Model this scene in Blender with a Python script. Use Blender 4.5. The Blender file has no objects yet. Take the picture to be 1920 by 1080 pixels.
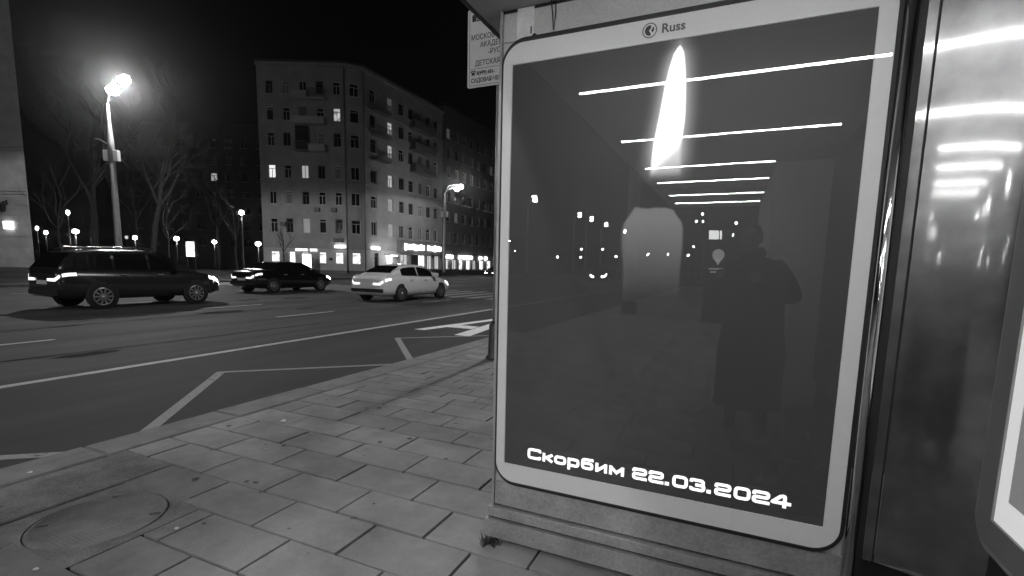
import bpy, bmesh, math, random
from mathutils import Vector, Matrix
random.seed(7)
R = math.radians
sc = bpy.context.scene
col = sc.collection

# ------------------------------------------------------------------ camera
CAMZ = 1.5
yaw, pit, rol = R(-24.182), R(-7.2286), R(1.2851)
fw = Vector((math.sin(yaw)*math.cos(pit), math.cos(yaw)*math.cos(pit), math.sin(pit)))
rt = Vector((math.cos(yaw), -math.sin(yaw), 0)); up = rt.cross(fw)
rt2 = rt*math.cos(rol)+up*math.sin(rol); up2 = up*math.cos(rol)-rt*math.sin(rol)
cd = bpy.data.cameras.new('camera'); cam = bpy.data.objects.new('camera', cd); col.objects.link(cam)
M = Matrix((rt2, up2, -fw)).transposed().to_4x4(); M.translation = (0, 0, CAMZ); cam.matrix_world = M
cd.sensor_width = 36; cd.lens = 917.87/1920*36; cd.shift_y = 75/1920; cd.clip_start = 0.01; cd.clip_end = 3000
sc.camera = cam

# ------------------------------------------------------------------ night sky
SKY = 0.015
w = bpy.data.worlds.new('World'); sc.world = w; w.use_nodes = True
wn = w.node_tree.nodes; wl = w.node_tree.links
bg = wn['Background']; bg.inputs['Strength'].default_value = SKY
st = wn.new('ShaderNodeTexSky'); st.sky_type = 'NISHITA'; st.sun_disc = False
st.sun_elevation = R(-3.0); st.sun_rotation = R(150)
bw = wn.new('ShaderNodeRGBToBW')
wl.new(st.outputs[0], bw.inputs[0]); wl.new(bw.outputs[0], bg.inputs['Color'])

sc.view_settings.view_transform = 'Standard'; sc.view_settings.look = 'None'
sc.view_settings.exposure = 0.0; sc.view_settings.gamma = 1.0; sc.view_settings.use_curve_mapping = False
sc.render.engine = 'CYCLES'
sc.cycles.use_denoising = True
try: sc.cycles.denoiser = 'OPENIMAGEDENOISE'
except Exception: pass
sc.cycles.max_bounces = 4; sc.cycles.transparent_max_bounces = 8
sc.cycles.use_adaptive_sampling = True; sc.cycles.adaptive_threshold = 0.05
sc.cycles.sample_clamp_indirect = 4.0
sc.cycles.caustics_reflective = False; sc.cycles.caustics_refractive = False

# ------------------------------------------------------------------ materials
MATS = {}
def mat(name, v, rough=0.7, metal=0.0, emit=0.0, var=0.0, vscale=4.0, bump=0.0, bscale=60.0, rnd=0.0, coat=0.0, aniso=0.0,
        spec=0.5, stretch=None, wear=None, world=False):
    """grey procedural material: value v, large blotches (var at vscale), fine relief (bump at bscale), per-object shade (rnd)"""
    if name in MATS: return MATS[name]
    m = bpy.data.materials.new(name); m.use_nodes = True; nt = m.node_tree; N = nt.nodes; L = nt.links
    b = N['Principled BSDF']; b.inputs['Roughness'].default_value = rough; b.inputs['Metallic'].default_value = metal
    b.inputs['Specular IOR Level'].default_value = spec
    if coat: b.inputs['Coat Weight'].default_value = coat; b.inputs['Coat Roughness'].default_value = 0.03
    if aniso: b.inputs['Anisotropic'].default_value = aniso
    b.inputs['Base Color'].default_value = (v, v, v, 1)
    tc = N.new('ShaderNodeTexCoord'); OC = N.new('ShaderNodeNewGeometry').outputs['Position'] if world else tc.outputs['Object']; vec = OC
    if stretch:
        mp = N.new('ShaderNodeMapping'); mp.inputs['Scale'].default_value = stretch; L.new(vec, mp.inputs[0]); vec = mp.outputs[0]
    if var or rnd or wear:
        cur = None
        if var:
            n = N.new('ShaderNodeTexNoise'); n.inputs['Scale'].default_value = vscale; n.inputs['Detail'].default_value = 8; n.inputs['Roughness'].default_value = 0.65
            L.new(vec, n.inputs['Vector'])
            mr = N.new('ShaderNodeMapRange'); mr.inputs[1].default_value = 0.35; mr.inputs[2].default_value = 0.65
            mr.inputs[3].default_value = v*(1-var); mr.inputs[4].default_value = v*(1+var); L.new(n.outputs[0], mr.inputs[0]); cur = mr.outputs[0]
            n2 = N.new('ShaderNodeTexNoise'); n2.inputs['Scale'].default_value = bscale*1.7; n2.inputs['Detail'].default_value = 3; L.new(OC, n2.inputs['Vector'])
            m2 = N.new('ShaderNodeMapRange'); m2.inputs[1].default_value = 0.3; m2.inputs[2].default_value = 0.7; m2.inputs[3].default_value = 1-var*0.8; m2.inputs[4].default_value = 1+var*0.8; L.new(n2.outputs[0], m2.inputs[0])
            mm = N.new('ShaderNodeMath'); mm.operation = 'MULTIPLY'; L.new(cur, mm.inputs[0]); L.new(m2.outputs[0], mm.inputs[1]); cur = mm.outputs[0]
        if rnd:
            oi = N.new('ShaderNodeObjectInfo'); mr = N.new('ShaderNodeMapRange'); mr.inputs[3].default_value = 1-rnd; mr.inputs[4].default_value = 1+rnd
            L.new(oi.outputs['Random'], mr.inputs[0]); mm = N.new('ShaderNodeMath'); mm.operation = 'MULTIPLY'
            if cur: L.new(cur, mm.inputs[0])
            else: mm.inputs[0].default_value = v
            L.new(mr.outputs[0], mm.inputs[1]); cur = mm.outputs[0]
        if wear:   # worn paint: under-colour shows through in ragged spots
            n = N.new('ShaderNodeTexNoise'); n.inputs['Scale'].default_value = wear[1]; n.inputs['Detail'].default_value = 9; n.inputs['Roughness'].default_value = 0.8; L.new(OC, n.inputs['Vector'])
            mr = N.new('ShaderNodeMapRange'); mr.inputs[1].default_value = wear[2]; mr.inputs[2].default_value = wear[2]+0.1; mr.clamp = True; L.new(n.outputs[0], mr.inputs[0])
            mx = N.new('ShaderNodeMix'); mx.data_type = 'FLOAT'; L.new(mr.outputs[0], mx.inputs[0]); mx.inputs[2].default_value = v
            if cur: L.new(cur, mx.inputs[2])
            mx.inputs[3].default_value = wear[0]; cur = mx.outputs[0]
        L.new(cur, b.inputs['Base Color'])
    if bump:
        n = N.new('ShaderNodeTexNoise'); n.inputs['Scale'].default_value = bscale; n.inputs['Detail'].default_value = 6
        L.new(vec, n.inputs['Vector']); bp = N.new('ShaderNodeBump'); bp.inputs['Strength'].default_value = bump; bp.inputs['Distance'].default_value = 0.02
        L.new(n.outputs[0], bp.inputs['Height']); L.new(bp.outputs[0], b.inputs['Normal'])
    if emit:
        b.inputs['Emission Color'].default_value = (1, 1, 1, 1); b.inputs['Emission Strength'].default_value = emit
    MATS[name] = m; return m

mat('asphalt', 0.057, 0.8, var=0.5, vscale=0.9, bump=0.35, bscale=140, stretch=(1, 0.12, 1))
mat('asphalt_new', 0.037, 0.8, var=0.4, vscale=0.8, bump=0.35, bscale=140, stretch=(1, 0.15, 1))
mat('earth', 0.05, 0.95, var=0.4, vscale=0.6, bump=0.5, bscale=20)
mat('slab', 0.245, 0.72, var=0.26, vscale=2.2, bump=0.15, bscale=160, rnd=0.15, world=True, wear=(0.13, 2.3, 0.66))
mat('slab_bed', 0.035, 0.95, var=0.4, vscale=6)
mat('patch', 0.215, 0.85, world=True, var=0.3, vscale=4, bump=0.4, bscale=70)
mat('kerb', 0.22, 0.75, world=True, var=0.22, vscale=4, bump=0.2, bscale=120, rnd=0.08)
mat('iron', 0.19, 0.65, 0.3, var=0.2, vscale=6, bump=0.2, bscale=90)
mat('paint', 0.82, 0.7, var=0.08, vscale=6, wear=(0.10, 7, 0.61))
mat('paint_line', 0.5, 0.7, var=0.15, vscale=3, world=True, wear=(0.09, 5, 0.58))
mat('paint_worn', 0.33, 0.75, var=0.15, vscale=6, wear=(0.08, 6, 0.54), world=True)
mat('black', 0.012, 0.6)
mat('rubber', 0.02, 0.75)
mat('frame_white', 0.6, 0.38, var=0.03, vscale=3)
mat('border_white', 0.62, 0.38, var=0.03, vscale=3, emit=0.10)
mat('steel', 0.42, 0.3, 1.0, var=0.08, vscale=3)
mat('steel_base', 0.40, 0.36, 0.5, var=0.18, vscale=5, bump=0.08, bscale=40)
mat('chrome', 0.62, 0.12, 1.0)
mat('shelter_paint', 0.36, 0.5, var=0.08, vscale=3, bump=0.05, bscale=300)
mat('ceiling_paint', 0.42, 0.55, var=0.05, vscale=2)
mat('header_paint', 0.44, 0.42, var=0.1, vscale=3)
mat('dark_metal', 0.06, 0.45, 0.6, var=0.2, vscale=5)
mat('tape', 0.62, 0.5, var=0.1, vscale=14)
mat('grey_metal', 0.35, 0.5, 0.4, var=0.12, vscale=3)
mat('facade', 0.30, 0.9, var=0.16, vscale=0.5, bump=0.2, bscale=8)
mat('facade_pale', 0.42, 0.9, var=0.12, vscale=0.6, bump=0.15, bscale=8)
mat('facade_dark', 0.14, 0.9, var=0.16, vscale=0.5)
mat('stone', 0.52, 0.85, var=0.16, vscale=0.9, bump=0.25, bscale=10, rnd=0.06)
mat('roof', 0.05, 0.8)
mat('window_frame', 0.5, 0.6)
mat('window_curtain', 0.16, 0.5, var=0.35, vscale=3, stretch=(4, 1, .3))
mat('window_frame_dark', 0.12, 0.6)
mat('window_dark', 0.012, 0.08, spec=0.8)
mat('bark', 0.014, 0.9, var=0.3, vscale=4)
mat('leaf', 0.05, 0.7, rnd=0.2)
mat('plate_white', 0.78, 0.45, var=0.05, vscale=8)
mat('ink', 0.03, 0.6)
mat('ink_grey', 0.10, 0.6)
mat('car_white', 0.8, 0.3, coat=0.6, var=0.02)
mat('car_black', 0.008, 0.22, coat=1.0)
mat('car_dark', 0.022, 0.25, coat=1.0)
mat('car_glass', 0.006, 0.05, spec=0.7)
mat('tyre', 0.015, 0.85)
mat('rim', 0.5, 0.35, 0.9)
mat('cloth', 0.018, 0.9, var=0.3, vscale=20, bump=0.3, bscale=50)
mat('trousers', 0.02, 0.9)
mat('skin', 0.14, 0.55)
mat('hair', 0.02, 0.7)
mat('paper', 0.75, 0.7)
def emis(name, s): return mat(name, 0.6, 0.5, emit=s)
emis('lamp_lit', 140); emis('park_lit', 35); emis('strip_lit', 115)
emis('sign_lit', 9.0); emis('shop_lit', 1.5); emis('shop_dim', 0.55); emis('room_lit', 0.35); emis('room_dim', 0.06); emis('room_bright', 0.9)
emis('tail_lit', 1.3); emis('head_lit', 420); emis('head_glow', 5); emis('number_lit', 2.2); emis('box_lit', 3.0); emis('letter_lit', 1.25)

def shop_material(name, s):
    """a lit shop window: uneven light of the room behind, goods as darker blocks"""
    m = emis(name, s); nt = m.node_tree; N = nt.nodes; L = nt.links; b = N['Principled BSDF']
    tc = N.new('ShaderNodeTexCoord'); v = N.new('ShaderNodeTexVoronoi'); v.inputs['Scale'].default_value = 2.3; v.distance = 'CHEBYCHEV'
    n = N.new('ShaderNodeTexNoise'); n.inputs['Scale'].default_value = 1.4
    L.new(tc.outputs['Object'], v.inputs['Vector']); L.new(tc.outputs['Object'], n.inputs['Vector'])
    a = N.new('ShaderNodeMath'); a.operation = 'MULTIPLY'; L.new(v.outputs['Color'], a.inputs[0]); L.new(n.outputs[0], a.inputs[1])
    r = N.new('ShaderNodeMapRange'); r.inputs[1].default_value = 0.05; r.inputs[2].default_value = 0.4; r.inputs[3].default_value = s*0.15; r.inputs[4].default_value = s*1.4
    L.new(a.outputs[0], r.inputs[0]); L.new(r.outputs[0], b.inputs['Emission Strength']); return m
shop_material('shop_room', 1.6); shop_material('shop_room_dim', 0.5); shop_material('flat_room', 0.5)

# glass sheet: clear, with the mirror reflection real glass has
def glass_mat():
    m = bpy.data.materials.new('pane_glass'); m.use_nodes = True; nt = m.node_tree; N = nt.nodes; L = nt.links
    N.remove(N['Principled BSDF']); o = N['Material Output']
    f = N.new('ShaderNodeFresnel'); f.inputs['IOR'].default_value = 1.5
    t = N.new('ShaderNodeBsdfTransparent'); g = N.new('ShaderNodeBsdfGlossy'); g.inputs['Roughness'].default_value = 0.0
    t.inputs[0].default_value = (0.97, 0.97, 0.97, 1); g.inputs[0].default_value = (1, 1, 1, 1)
    gm = N.new('ShaderNodeNewGeometry'); iv = N.new('ShaderNodeMath'); iv.operation = 'SUBTRACT'; iv.inputs[0].default_value = 1; L.new(gm.outputs['Backfacing'], iv.inputs[1])
    ml = N.new('ShaderNodeMath'); ml.operation = 'MULTIPLY'; ml.use_clamp = True; L.new(f.outputs[0], ml.inputs[0]); L.new(iv.outputs[0], ml.inputs[1])
    m2 = N.new('ShaderNodeMath'); m2.operation = 'MULTIPLY'; m2.use_clamp = True; L.new(ml.outputs[0], m2.inputs[0]); m2.inputs[1].default_value = 1.7   # both faces of the sheet reflect
    x = N.new('ShaderNodeMixShader'); L.new(m2.outputs[0], x.inputs[0]); L.new(t.outputs[0], x.inputs[1]); L.new(g.outputs[0], x.inputs[2]); L.new(x.outputs[0], o.inputs[0])
    MATS['pane_glass'] = m
glass_mat()

# brushed steel sheet with slight waves
def sheet_mat():
    m = bpy.data.materials.new('brushed_sheet'); m.use_nodes = True; nt = m.node_tree; N = nt.nodes; L = nt.links; b = N['Principled BSDF']
    b.inputs['Base Color'].default_value = (0.55, 0.55, 0.55, 1); b.inputs['Metallic'].default_value = 1; b.inputs['Roughness'].default_value = 0.2
    N.remove(b); o = N['Material Output']
    tc = N.new('ShaderNodeTexCoord')
    n3 = N.new('ShaderNodeTexNoise'); n3.inputs['Scale'].default_value = 9; n3.inputs['Detail'].default_value = 4; L.new(tc.outputs['Object'], n3.inputs['Vector'])
    g1 = N.new('ShaderNodeBsdfGlossy'); g1.inputs['Roughness'].default_value = 0.07
    g2 = N.new('ShaderNodeBsdfGlossy'); g2.inputs['Roughness'].default_value = 0.30
    r = N.new('ShaderNodeMapRange'); r.inputs[1].default_value = 0.35; r.inputs[2].default_value = 0.65; r.inputs[3].default_value = 0.20; r.inputs[4].default_value = 0.28; L.new(n3.outputs[0], r.inputs[0])
    g1.inputs[0].default_value = (.25, .25, .25, 1); L.new(r.outputs[0], g2.inputs[0])
    mx = N.new('ShaderNodeMixShader'); mx.inputs[0].default_value = 0.62; L.new(g1.outputs[0], mx.inputs[1]); L.new(g2.outputs[0], mx.inputs[2]); L.new(mx.outputs[0], o.inputs[0])
    MATS['brushed_sheet'] = m
sheet_mat()

# ------------------------------------------------------------------ mesh helpers
class MB:
    def __init__(s): s.v = []; s.f = []; s.m = []; s.sm = []
    def face(s, pts, mi=0, sm=False):
        i = len(s.v); s.v += [tuple(p) for p in pts]; s.f.append(list(range(i, i+len(pts)))); s.m.append(mi); s.sm.append(sm); return s
    def box(s, x0, x1, y0, y1, z0, z1, mi=0):
        i = len(s.v); s.v += [(x, y, z) for z in (z0, z1) for y in (y0, y1) for x in (x0, x1)]
        for q in ((0, 2, 3, 1), (4, 5, 7, 6), (0, 1, 5, 4), (2, 6, 7, 3), (0, 4, 6, 2), (1, 3, 7, 5)): s.f.append([i+k for k in q]); s.m.append(mi); s.sm.append(False)
        return s
    def bbox(s, x0, x1, y0, y1, z0, z1, b=0.004, mi=0):
        """box with a chamfered top edge"""
        i = len(s.v)
        for (z, d) in ((z0, 0), (z1-b, 0), (z1, b)): s.v += [(x0+d, y0+d, z), (x1-d, y0+d, z), (x1-d, y1-d, z), (x0+d, y1-d, z)]
        for r in (0, 4):
            for k in range(4): s.f.append([i+r+k, i+r+(k+1) % 4, i+r+4+(k+1) % 4, i+r+4+k]); s.m.append(mi); s.sm.append(False)
        s.f.append([i+8, i+9, i+10, i+11]); s.m.append(mi); s.sm.append(False)
        return s
    def tube(s, path, rad, n=8, mi=0, cap=True):
        """round bar along a path with one radius per point"""
        path = [Vector(p) for p in path]; rings = []
        if not hasattr(rad, '__len__'): rad = [rad]*len(path)
        for k, p in enumerate(path):
            d = (path[min(k+1, len(path)-1)]-path[max(k-1, 0)])
            if d.length < 1e-9: d = Vector((0, 0, 1))
            d.normalize(); a = Vector((0, 0, 1)) if abs(d.z) < 0.9 else Vector((1, 0, 0))
            u = d.cross(a).normalized(); v = d.cross(u); i = len(s.v)
            s.v += [tuple(p+(u*math.cos(2*math.pi*j/n)+v*math.sin(2*math.pi*j/n))*rad[k]) for j in range(n)]; rings.append(i)
        for a, b in zip(rings, rings[1:]):
            for j in range(n): s.f.append([a+j, a+(j+1) % n, b+(j+1) % n, b+j]); s.m.append(mi); s.sm.append(True)
        if cap:
            s.f.append([rings[0]+j for j in range(n)]); s.m.append(mi); s.sm.append(False)
            s.f.append([rings[-1]+j for j in reversed(range(n))]); s.m.append(mi); s.sm.append(False)
        return s
    def lathe(s, prof, n=16, c=(0, 0, 0), axis='z', mi=0):
        rings = []
        for r, h in prof:
            i = len(s.v)
            for j in range(n):
                a = 2*math.pi*j/n; x, y, z = r*math.cos(a), r*math.sin(a), h
                if axis == 'x': x, y, z = z, x, y
                if axis == 'y': x, y, z = x, z, y
                s.v.append((x+c[0], y+c[1], z+c[2]))
            rings.append(i)
        for a, b in zip(rings, rings[1:]):
            for j in range(n): s.f.append([a+j, a+(j+1) % n, b+(j+1) % n, b+j]); s.m.append(mi); s.sm.append(True)
        s.f.append([rings[0]+j for j in reversed(range(n))]); s.m.append(mi); s.sm.append(False)
        s.f.append([rings[-1]+j for j in range(n)]); s.m.append(mi); s.sm.append(False)
        return s
    def prism(s, poly, z0, z1, mi=0):
        n = len(poly); i = len(s.v); s.v += [(x, y, z0) for x, y in poly]+[(x, y, z1) for x, y in poly]
        for j in range(n): s.f.append([i+j, i+(j+1) % n, i+n+(j+1) % n, i+n+j]); s.m.append(mi); s.sm.append(False)
        s.f.append([i+j for j in reversed(range(n))]); s.m.append(mi); s.sm.append(False)
        s.f.append([i+n+j for j in range(n)]); s.m.append(mi); s.sm.append(False)
        return s
    def loft(s, rings, mi=0, smooth=True, closed=True, caps=True):
        ids = []
        for r in rings: ids.append(len(s.v)); s.v += [tuple(p) for p in r]
        n = len(rings[0])
        for a, b in zip(ids, ids[1:]):
            for j in range(n if closed else n-1): s.f.append([a+j, a+(j+1) % n, b+(j+1) % n, b+j]); s.m.append(mi); s.sm.append(smooth)
        if caps:
            s.f.append([ids[0]+j for j in reversed(range(n))]); s.m.append(mi); s.sm.append(False)
            s.f.append([ids[-1]+j for j in range(n)]); s.m.append(mi); s.sm.append(False)
        return s
    def mesh(s, name):
        me = bpy.data.meshes.new(name); me.from_pydata(s.v, [], s.f); me.polygons.foreach_set('use_smooth', s.sm); me.polygons.foreach_set('material_index', s.m); me.update()
        bm = bmesh.new(); bm.from_mesh(me); bmesh.ops.recalc_face_normals(bm, faces=bm.faces); bm.to_mesh(me); bm.free()
        return me
    def build(s, name, m, parent=None, loc=(0, 0, 0), rz=0):
        me = s.mesh(name)
        for k in (m if isinstance(m, (list, tuple)) else [m]): me.materials.append(MATS[k])
        return link(name, me, parent, loc, rz)
def link(name, data, parent=None, loc=(0, 0, 0), rz=0):
    o = bpy.data.objects.new(name, data); col.objects.link(o); o.location = loc; o.rotation_euler = (0, 0, rz)
    if parent is not None: o.parent = parent
    return o
def tag(o, label=None, cat=None, group=None, kind=None):
    for k, v in (('label', label), ('category', cat), ('group', group), ('kind', kind)):
        if v: o[k] = v
    return o
def thing(name, label, cat, loc=(0, 0, 0), rz=0, group=None):
    return tag(link(name, None, None, loc, rz), label, cat, group)
def copy_tree(o, parent=None):
    c = o.copy(); col.objects.link(c); c.parent = parent
    for ch in list(o.children): copy_tree(ch, c)
    return c
def light(name, kind, loc, power, parent=None, size=0.4, aim=None, spot=None, blend=0.6):
    l = bpy.data.lights.new(name, kind); l.energy = power
    if kind == 'AREA': l.shape = 'DISK'; l.size = size
    else: l.shadow_soft_size = size
    if spot: l.spot_size = R(spot); l.spot_blend = blend
    o = link(name, l, parent, loc)
    d = Vector(aim) if aim else Vector((0, 0, -1)); o.rotation_euler = d.to_track_quat('-Z', 'Y').to_euler()
    return o
def text_mesh(body, size, extrude=0.0, offset=0.0, align='LEFT'):
    c = bpy.data.curves.new('lettering', 'FONT'); c.body = body; c.size = size; c.extrude = extrude; c.offset = offset; c.align_x = align; c.resolution_u = 3
    o = bpy.data.objects.new('lettering', c); col.objects.link(o)
    bpy.context.view_layer.update(); dg = bpy.context.evaluated_depsgraph_get()
    me = bpy.data.meshes.new_from_object(o.evaluated_get(dg)); bpy.data.objects.remove(o); bpy.data.curves.remove(c)
    return me
def lettering(body, size, m, parent, loc, rot, sx=1.0, offset=0.0, extrude=0.0005, name='lettering'):
    me = text_mesh(body, size, extrude, offset); me.materials.clear(); me.materials.append(MATS[m])
    o = link(name, me, parent, loc); o.rotation_euler = rot; o.scale = (sx, 1, 1); return o

# ------------------------------------------------------------------ the ground, road and pavement
ground = MB().box(-400, 400, -400, 400, -0.3, -0.02).build('ground', 'earth'); tag(ground, 'dark bare ground stretching away beyond the street', 'ground', kind='structure')
road = MB().face([(-31, -160, 0), (-4.2, -160, 0), (-4.2, 380, 0), (-31, 380, 0)]).build('road', 'asphalt'); tag(road, 'wide grey asphalt road with white lane markings', 'road', kind='structure')
nl = MB().face([(-7.35, -160, 0.0025), (-4.2, -160, 0.0025), (-4.2, 18.9, 0.0025), (-7.35, 18.9, 0.0025)]).build('resurfaced_lane', 'asphalt_new', road)
def mark(pts, m='paint', z=0.006): return MB().face([(x, y, z) for x, y in pts]).build('lane_marking', m, road)
def stroke2(a, b, wd, m='paint', z=0.006):
    a = Vector(a); b = Vector(b); d = (b-a).normalized(); n = Vector((-d.y, d.x))*wd/2
    return mark([a+n, a-n, b-n, b+n], m, z)
for y0, y1 in ((-60, 0.5), (0.5, 6), (6, 12), (12, 18.4), (26, 90)): stroke2((-7.50, y0), (-7.50, y1-0.01), 0.15, 'paint_line')
for lx in (-11.05, -14.65, -18.2, -21.8, -25.4):
    for k in range(-5, 9):
        y = 9.25+k*6.75+(0.4 if lx == -14.65 else 0)
        if 17.5 < y < 25.5 and lx > -30 and y > 18: continue
        stroke2((lx, y), (lx, min(y+2.05, 90)), 0.12, 'paint_line')
# stop zig-zag beside the kerb
zz = [(-4.62, -1.1), (-6.15, 0.62), (-4.62, 2.42), (-6.18, 4.28), (-4.5, 5.85)]
stroke2((-4.35, 2.02), (-6.15, 0.62), 0.10, 'paint_worn')
stroke2((-4.35, 2.22), (-6.18, 4.28), 0.11, 'paint_worn')
stroke2((-6.18, 4.23), (-4.35, 6.00), 0.09, 'paint_worn', 0.007)
stroke2((-4.35, 6.03), (-6.12, 7.98), 0.11, 'paint_worn')
stroke2((-6.12, 7.93), (-4.35, 9.62), 0.09, 'paint_worn', 0.007)
# the big letter A of the bus lane
A = MB()
for q in ([(-6.62, 9.25), (-6.34, 9.25), (-5.72, 12.9), (-6.00, 12.9)], [(-5.38, 8.95), (-5.00, 8.95), (-5.56, 12.9), (-5.718, 12.9), (-5.80, 12.4)], [(-6.21, 10.02), (-6.13, 10.52), (-5.60, 10.52), (-5.53, 10.02)]):
    A.face([(x, y, 0.0075) for x, y in q])
A.build('lane_letter', 'paint', road)
for k in range(22):   # zebra crossing
    x = -8.6-k*1.0
    mark([(x, 19.3), (x-0.5, 19.3), (x-0.5, 25.0), (x, 25.0)], 'paint_worn', 0.006)

pave = MB().box(-3.9, 60, -40, 160, -0.01, 0.098).build('pavement', 'slab_bed'); tag(pave, 'grey paved footway laid with rectangular concrete slabs', 'pavement', kind='structure')
kerb = MB().box(-4.22, -3.93, -60, 200, -0.01, 0.10).build('kerb', 'slab_bed'); tag(kerb, 'pale granite kerb between road and footway', 'kerb', kind='structure')
kst = MB().bbox(-0.165, 0.165, -0.495, 0.495, 0.0, 0.125, 0.012).mesh('kerb_stone'); kst.materials.append(MATS['kerb'])
for k in range(44):
    o = link('kerb_stone', kst, kerb, (-4.075+random.uniform(-.004, .004), -5+k+0.35, random.uniform(-.002, .003)))
rest = MB()
for k in range(60): rest.bbox(-4.24, -3.91, 39.4+k*1.0, 40.39+k*1.0, 0, 0.125, 0.012)
tag(rest.build('kerb_stone', 'kerb', kerb), kind='stuff')

MANH = (-2.98, 1.348)
def skip(x0, x1, y0, y1):
    if x1 > -3.36 and x0 < -2.60 and y1 > 1.10 and y0 < 1.60: return True
    return False
PX, PY = 0.576, 0.302
slab_cache = {}
def slab(x0, x1, y0, y1, gap=0.0055):
    key = (round(x1-x0, 2), round(y1-y0, 2)); hx = (x1-x0)/2-gap; hy = (y1-y0)/2-gap
    if key not in slab_cache:
        me = MB().bbox(-hx, hx, -hy, hy, -0.03, 0, 0.0015).mesh('slab'); me.materials.append(MATS['slab']); slab_cache[key] = me
    o = link('slab', slab_cache[key], pave, ((x0+x1)/2, (y0+y1)/2, 0.12+random.uniform(-.003, .002)))
    o.scale = (random.uniform(.988, 1.0), random.uniform(.978, 1.0), 1)
    o.rotation_euler = (random.gauss(0, 0.0022), random.gauss(0, 0.002), random.gauss(0, 0.0025))
more = MB()
for r in range(-24, 8):
    y0 = 1.65+r*PY; y1 = y0+PY; off = -2.215 if r % 2 == 0 else -2.5
    k0 = math.floor((-3.9-off)/PX)
    for k in range(k0, k0+14):
        x0 = max(off+k*PX, -3.9); x1 = off+(k+1)*PX
        if x1-x0 < 0.06 or x0 > 1.6: continue
        if y0 < 1.90 and y1 > 0.7 and x1 <= -3.30:
            continue
        if y0 < 1.90 and y1 > 0.7: x0 = max(x0, -3.36)
        if skip(x0, x1, y0, y1):
            if x1 > -2.56: x0 = -2.62
            else: continue
        if y0 > 0.1 and x0 < 1.0: slab(x0, x1, y0, y1)
        else: more.bbox(x0+.005, x1-.005, y0+.005, y1-.005, 0.09, 0.12+random.uniform(-.002, .002), 0.005)
QX, QY = 0.39, 0.196; YS = 1.65+8*PY
for r in range(0, 190):
    y0 = YS+r*QY; y1 = y0+QY; off = -3.9-(0 if r % 2 else QX/2)
    for k in range(0, 14):
        x0 = max(off+k*QX, -3.9); x1 = off+(k+1)*QX
        if x0 > (0.5 if y0 < 12 else -0.5): continue
        if y0 < 6.7 and x0 < -1.25: slab(x0, x1, y0, y1, 0.0035)
        else: more.bbox(x0+.004, x1-.004, y0+.004, y1-.004, 0.09, 0.12+random.uniform(-.0025, .002), 0.004)
more.box(-3.88, 8, -40, 1.65-24*PY-.01, 0.09, 0.119)
tag(more.build('slab', 'slab', pave), kind='stuff')
MB().bbox(-3.89, -3.365, 0.445, 1.95, 0.09, 0.121, 0.006).build('concrete_patch', 'patch', pave)
gs = MB(); rg = random.Random(21)      # trodden gum and drips
for k in range(110):
    x, y, r_ = rg.uniform(-3.85, -1.1), rg.uniform(.5, 7), rg.choice((.008, .012, .016, .022)); e = rg.uniform(.6, 1.2)
    gs.face([(x+r_*e*math.cos(2*math.pi*j/9)*rg.uniform(.8, 1.15), y+r_*math.sin(2*math.pi*j/9)*rg.uniform(.8, 1.15), .1236) for j in range(9)])
tag(gs.build('gum_spot', mat('gum', 0.11, 0.9, var=.3) and 'gum', pave), kind='stuff')
for sx0, sy0, sy1 in ((-9.2, -3, 17), (-12.9, 2, 16)):      # tar seams in the asphalt
    tsm = MB(); y = sy0; x = sx0
    while y < sy1:
        x2 = x+rg.uniform(-.05, .05); y2 = y+.35; w1 = rg.uniform(.012, .03); tsm.face([(x-w1, y, .0052), (x+w1, y, .0052), (x2+w1, y2, .0052), (x2-w1, y2, .0052)]); x, y = x2, y2
    tsm.build('tar_seam', mat('tar', 0.022, 0.95, spec=0.1) and 'tar', road)
for k in range(9):      # darker repair patches and oil stains
    x, y, r_ = rg.choice((-9.3, -12.8, -16.4, -6))+rg.uniform(-.5, .5), rg.uniform(1, 16), rg.uniform(.15, .5)
    MB().face([(x+r_*.6*math.cos(2*math.pi*j/16)*rg.uniform(.7, 1.2), y+r_*1.6*math.sin(2*math.pi*j/16)*rg.uniform(.7, 1.2), .0046+k*.0002) for j in range(16)]).build('oil_stain', mat('oil', 0.034, 0.95, var=.4, vscale=3, spec=0.1) and 'oil', road)
# collar and round manhole cover
cl = MB(); n = 40
sq = []
for j in range(n):
    a = 2*math.pi*j/n; c, s_ = math.cos(a), math.sin(a); t = 0.355/max(abs(c), abs(s_)); sq.append((MANH[0]+c*t, MANH[1]+s_*t, 0.117))
ci = [(MANH[0]+0.303*math.cos(2*math.pi*j/n), MANH[1]+0.303*math.sin(2*math.pi*j/n), 0.117) for j in range(n)]
cl.loft([sq, ci, [(x, y, 0.09) for x, y, z in ci]], smooth=False, caps=False)
cl.build('manhole_collar', 'patch', pave)
mh = thing('manhole_cover', 'round ribbed iron manhole cover set in the footway', 'manhole', (MANH[0], MANH[1], 0.092))
MB().lathe([(0.297, -0.01), (0.297, 0.023), (0.290, 0.027), (0.280, 0.027), (0.277, 0.0235), (0.0, 0.0235)], 40).build('cover_plate', 'iron', mh)
rb = MB()
for i in range(-14, 15):
    for j in range(-14, 15):
        x, y = i*0.019+(0.0095 if j % 2 else 0), j*0.019
        if x*x+y*y < 0.265**2: rb.box(x-.0055, x+.0055, y-.0035, y+.0035, 0.023, 0.0243)
rb.build('tread', 'iron', mh)
for a in (0.7, 3.9):
    MB().box(-.025, .025, -.008, .008, 0.02, 0.0262).build('lifting_slot', 'black', mh, (0.25*math.cos(a), 0.25*math.sin(a), 0), a)

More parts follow.
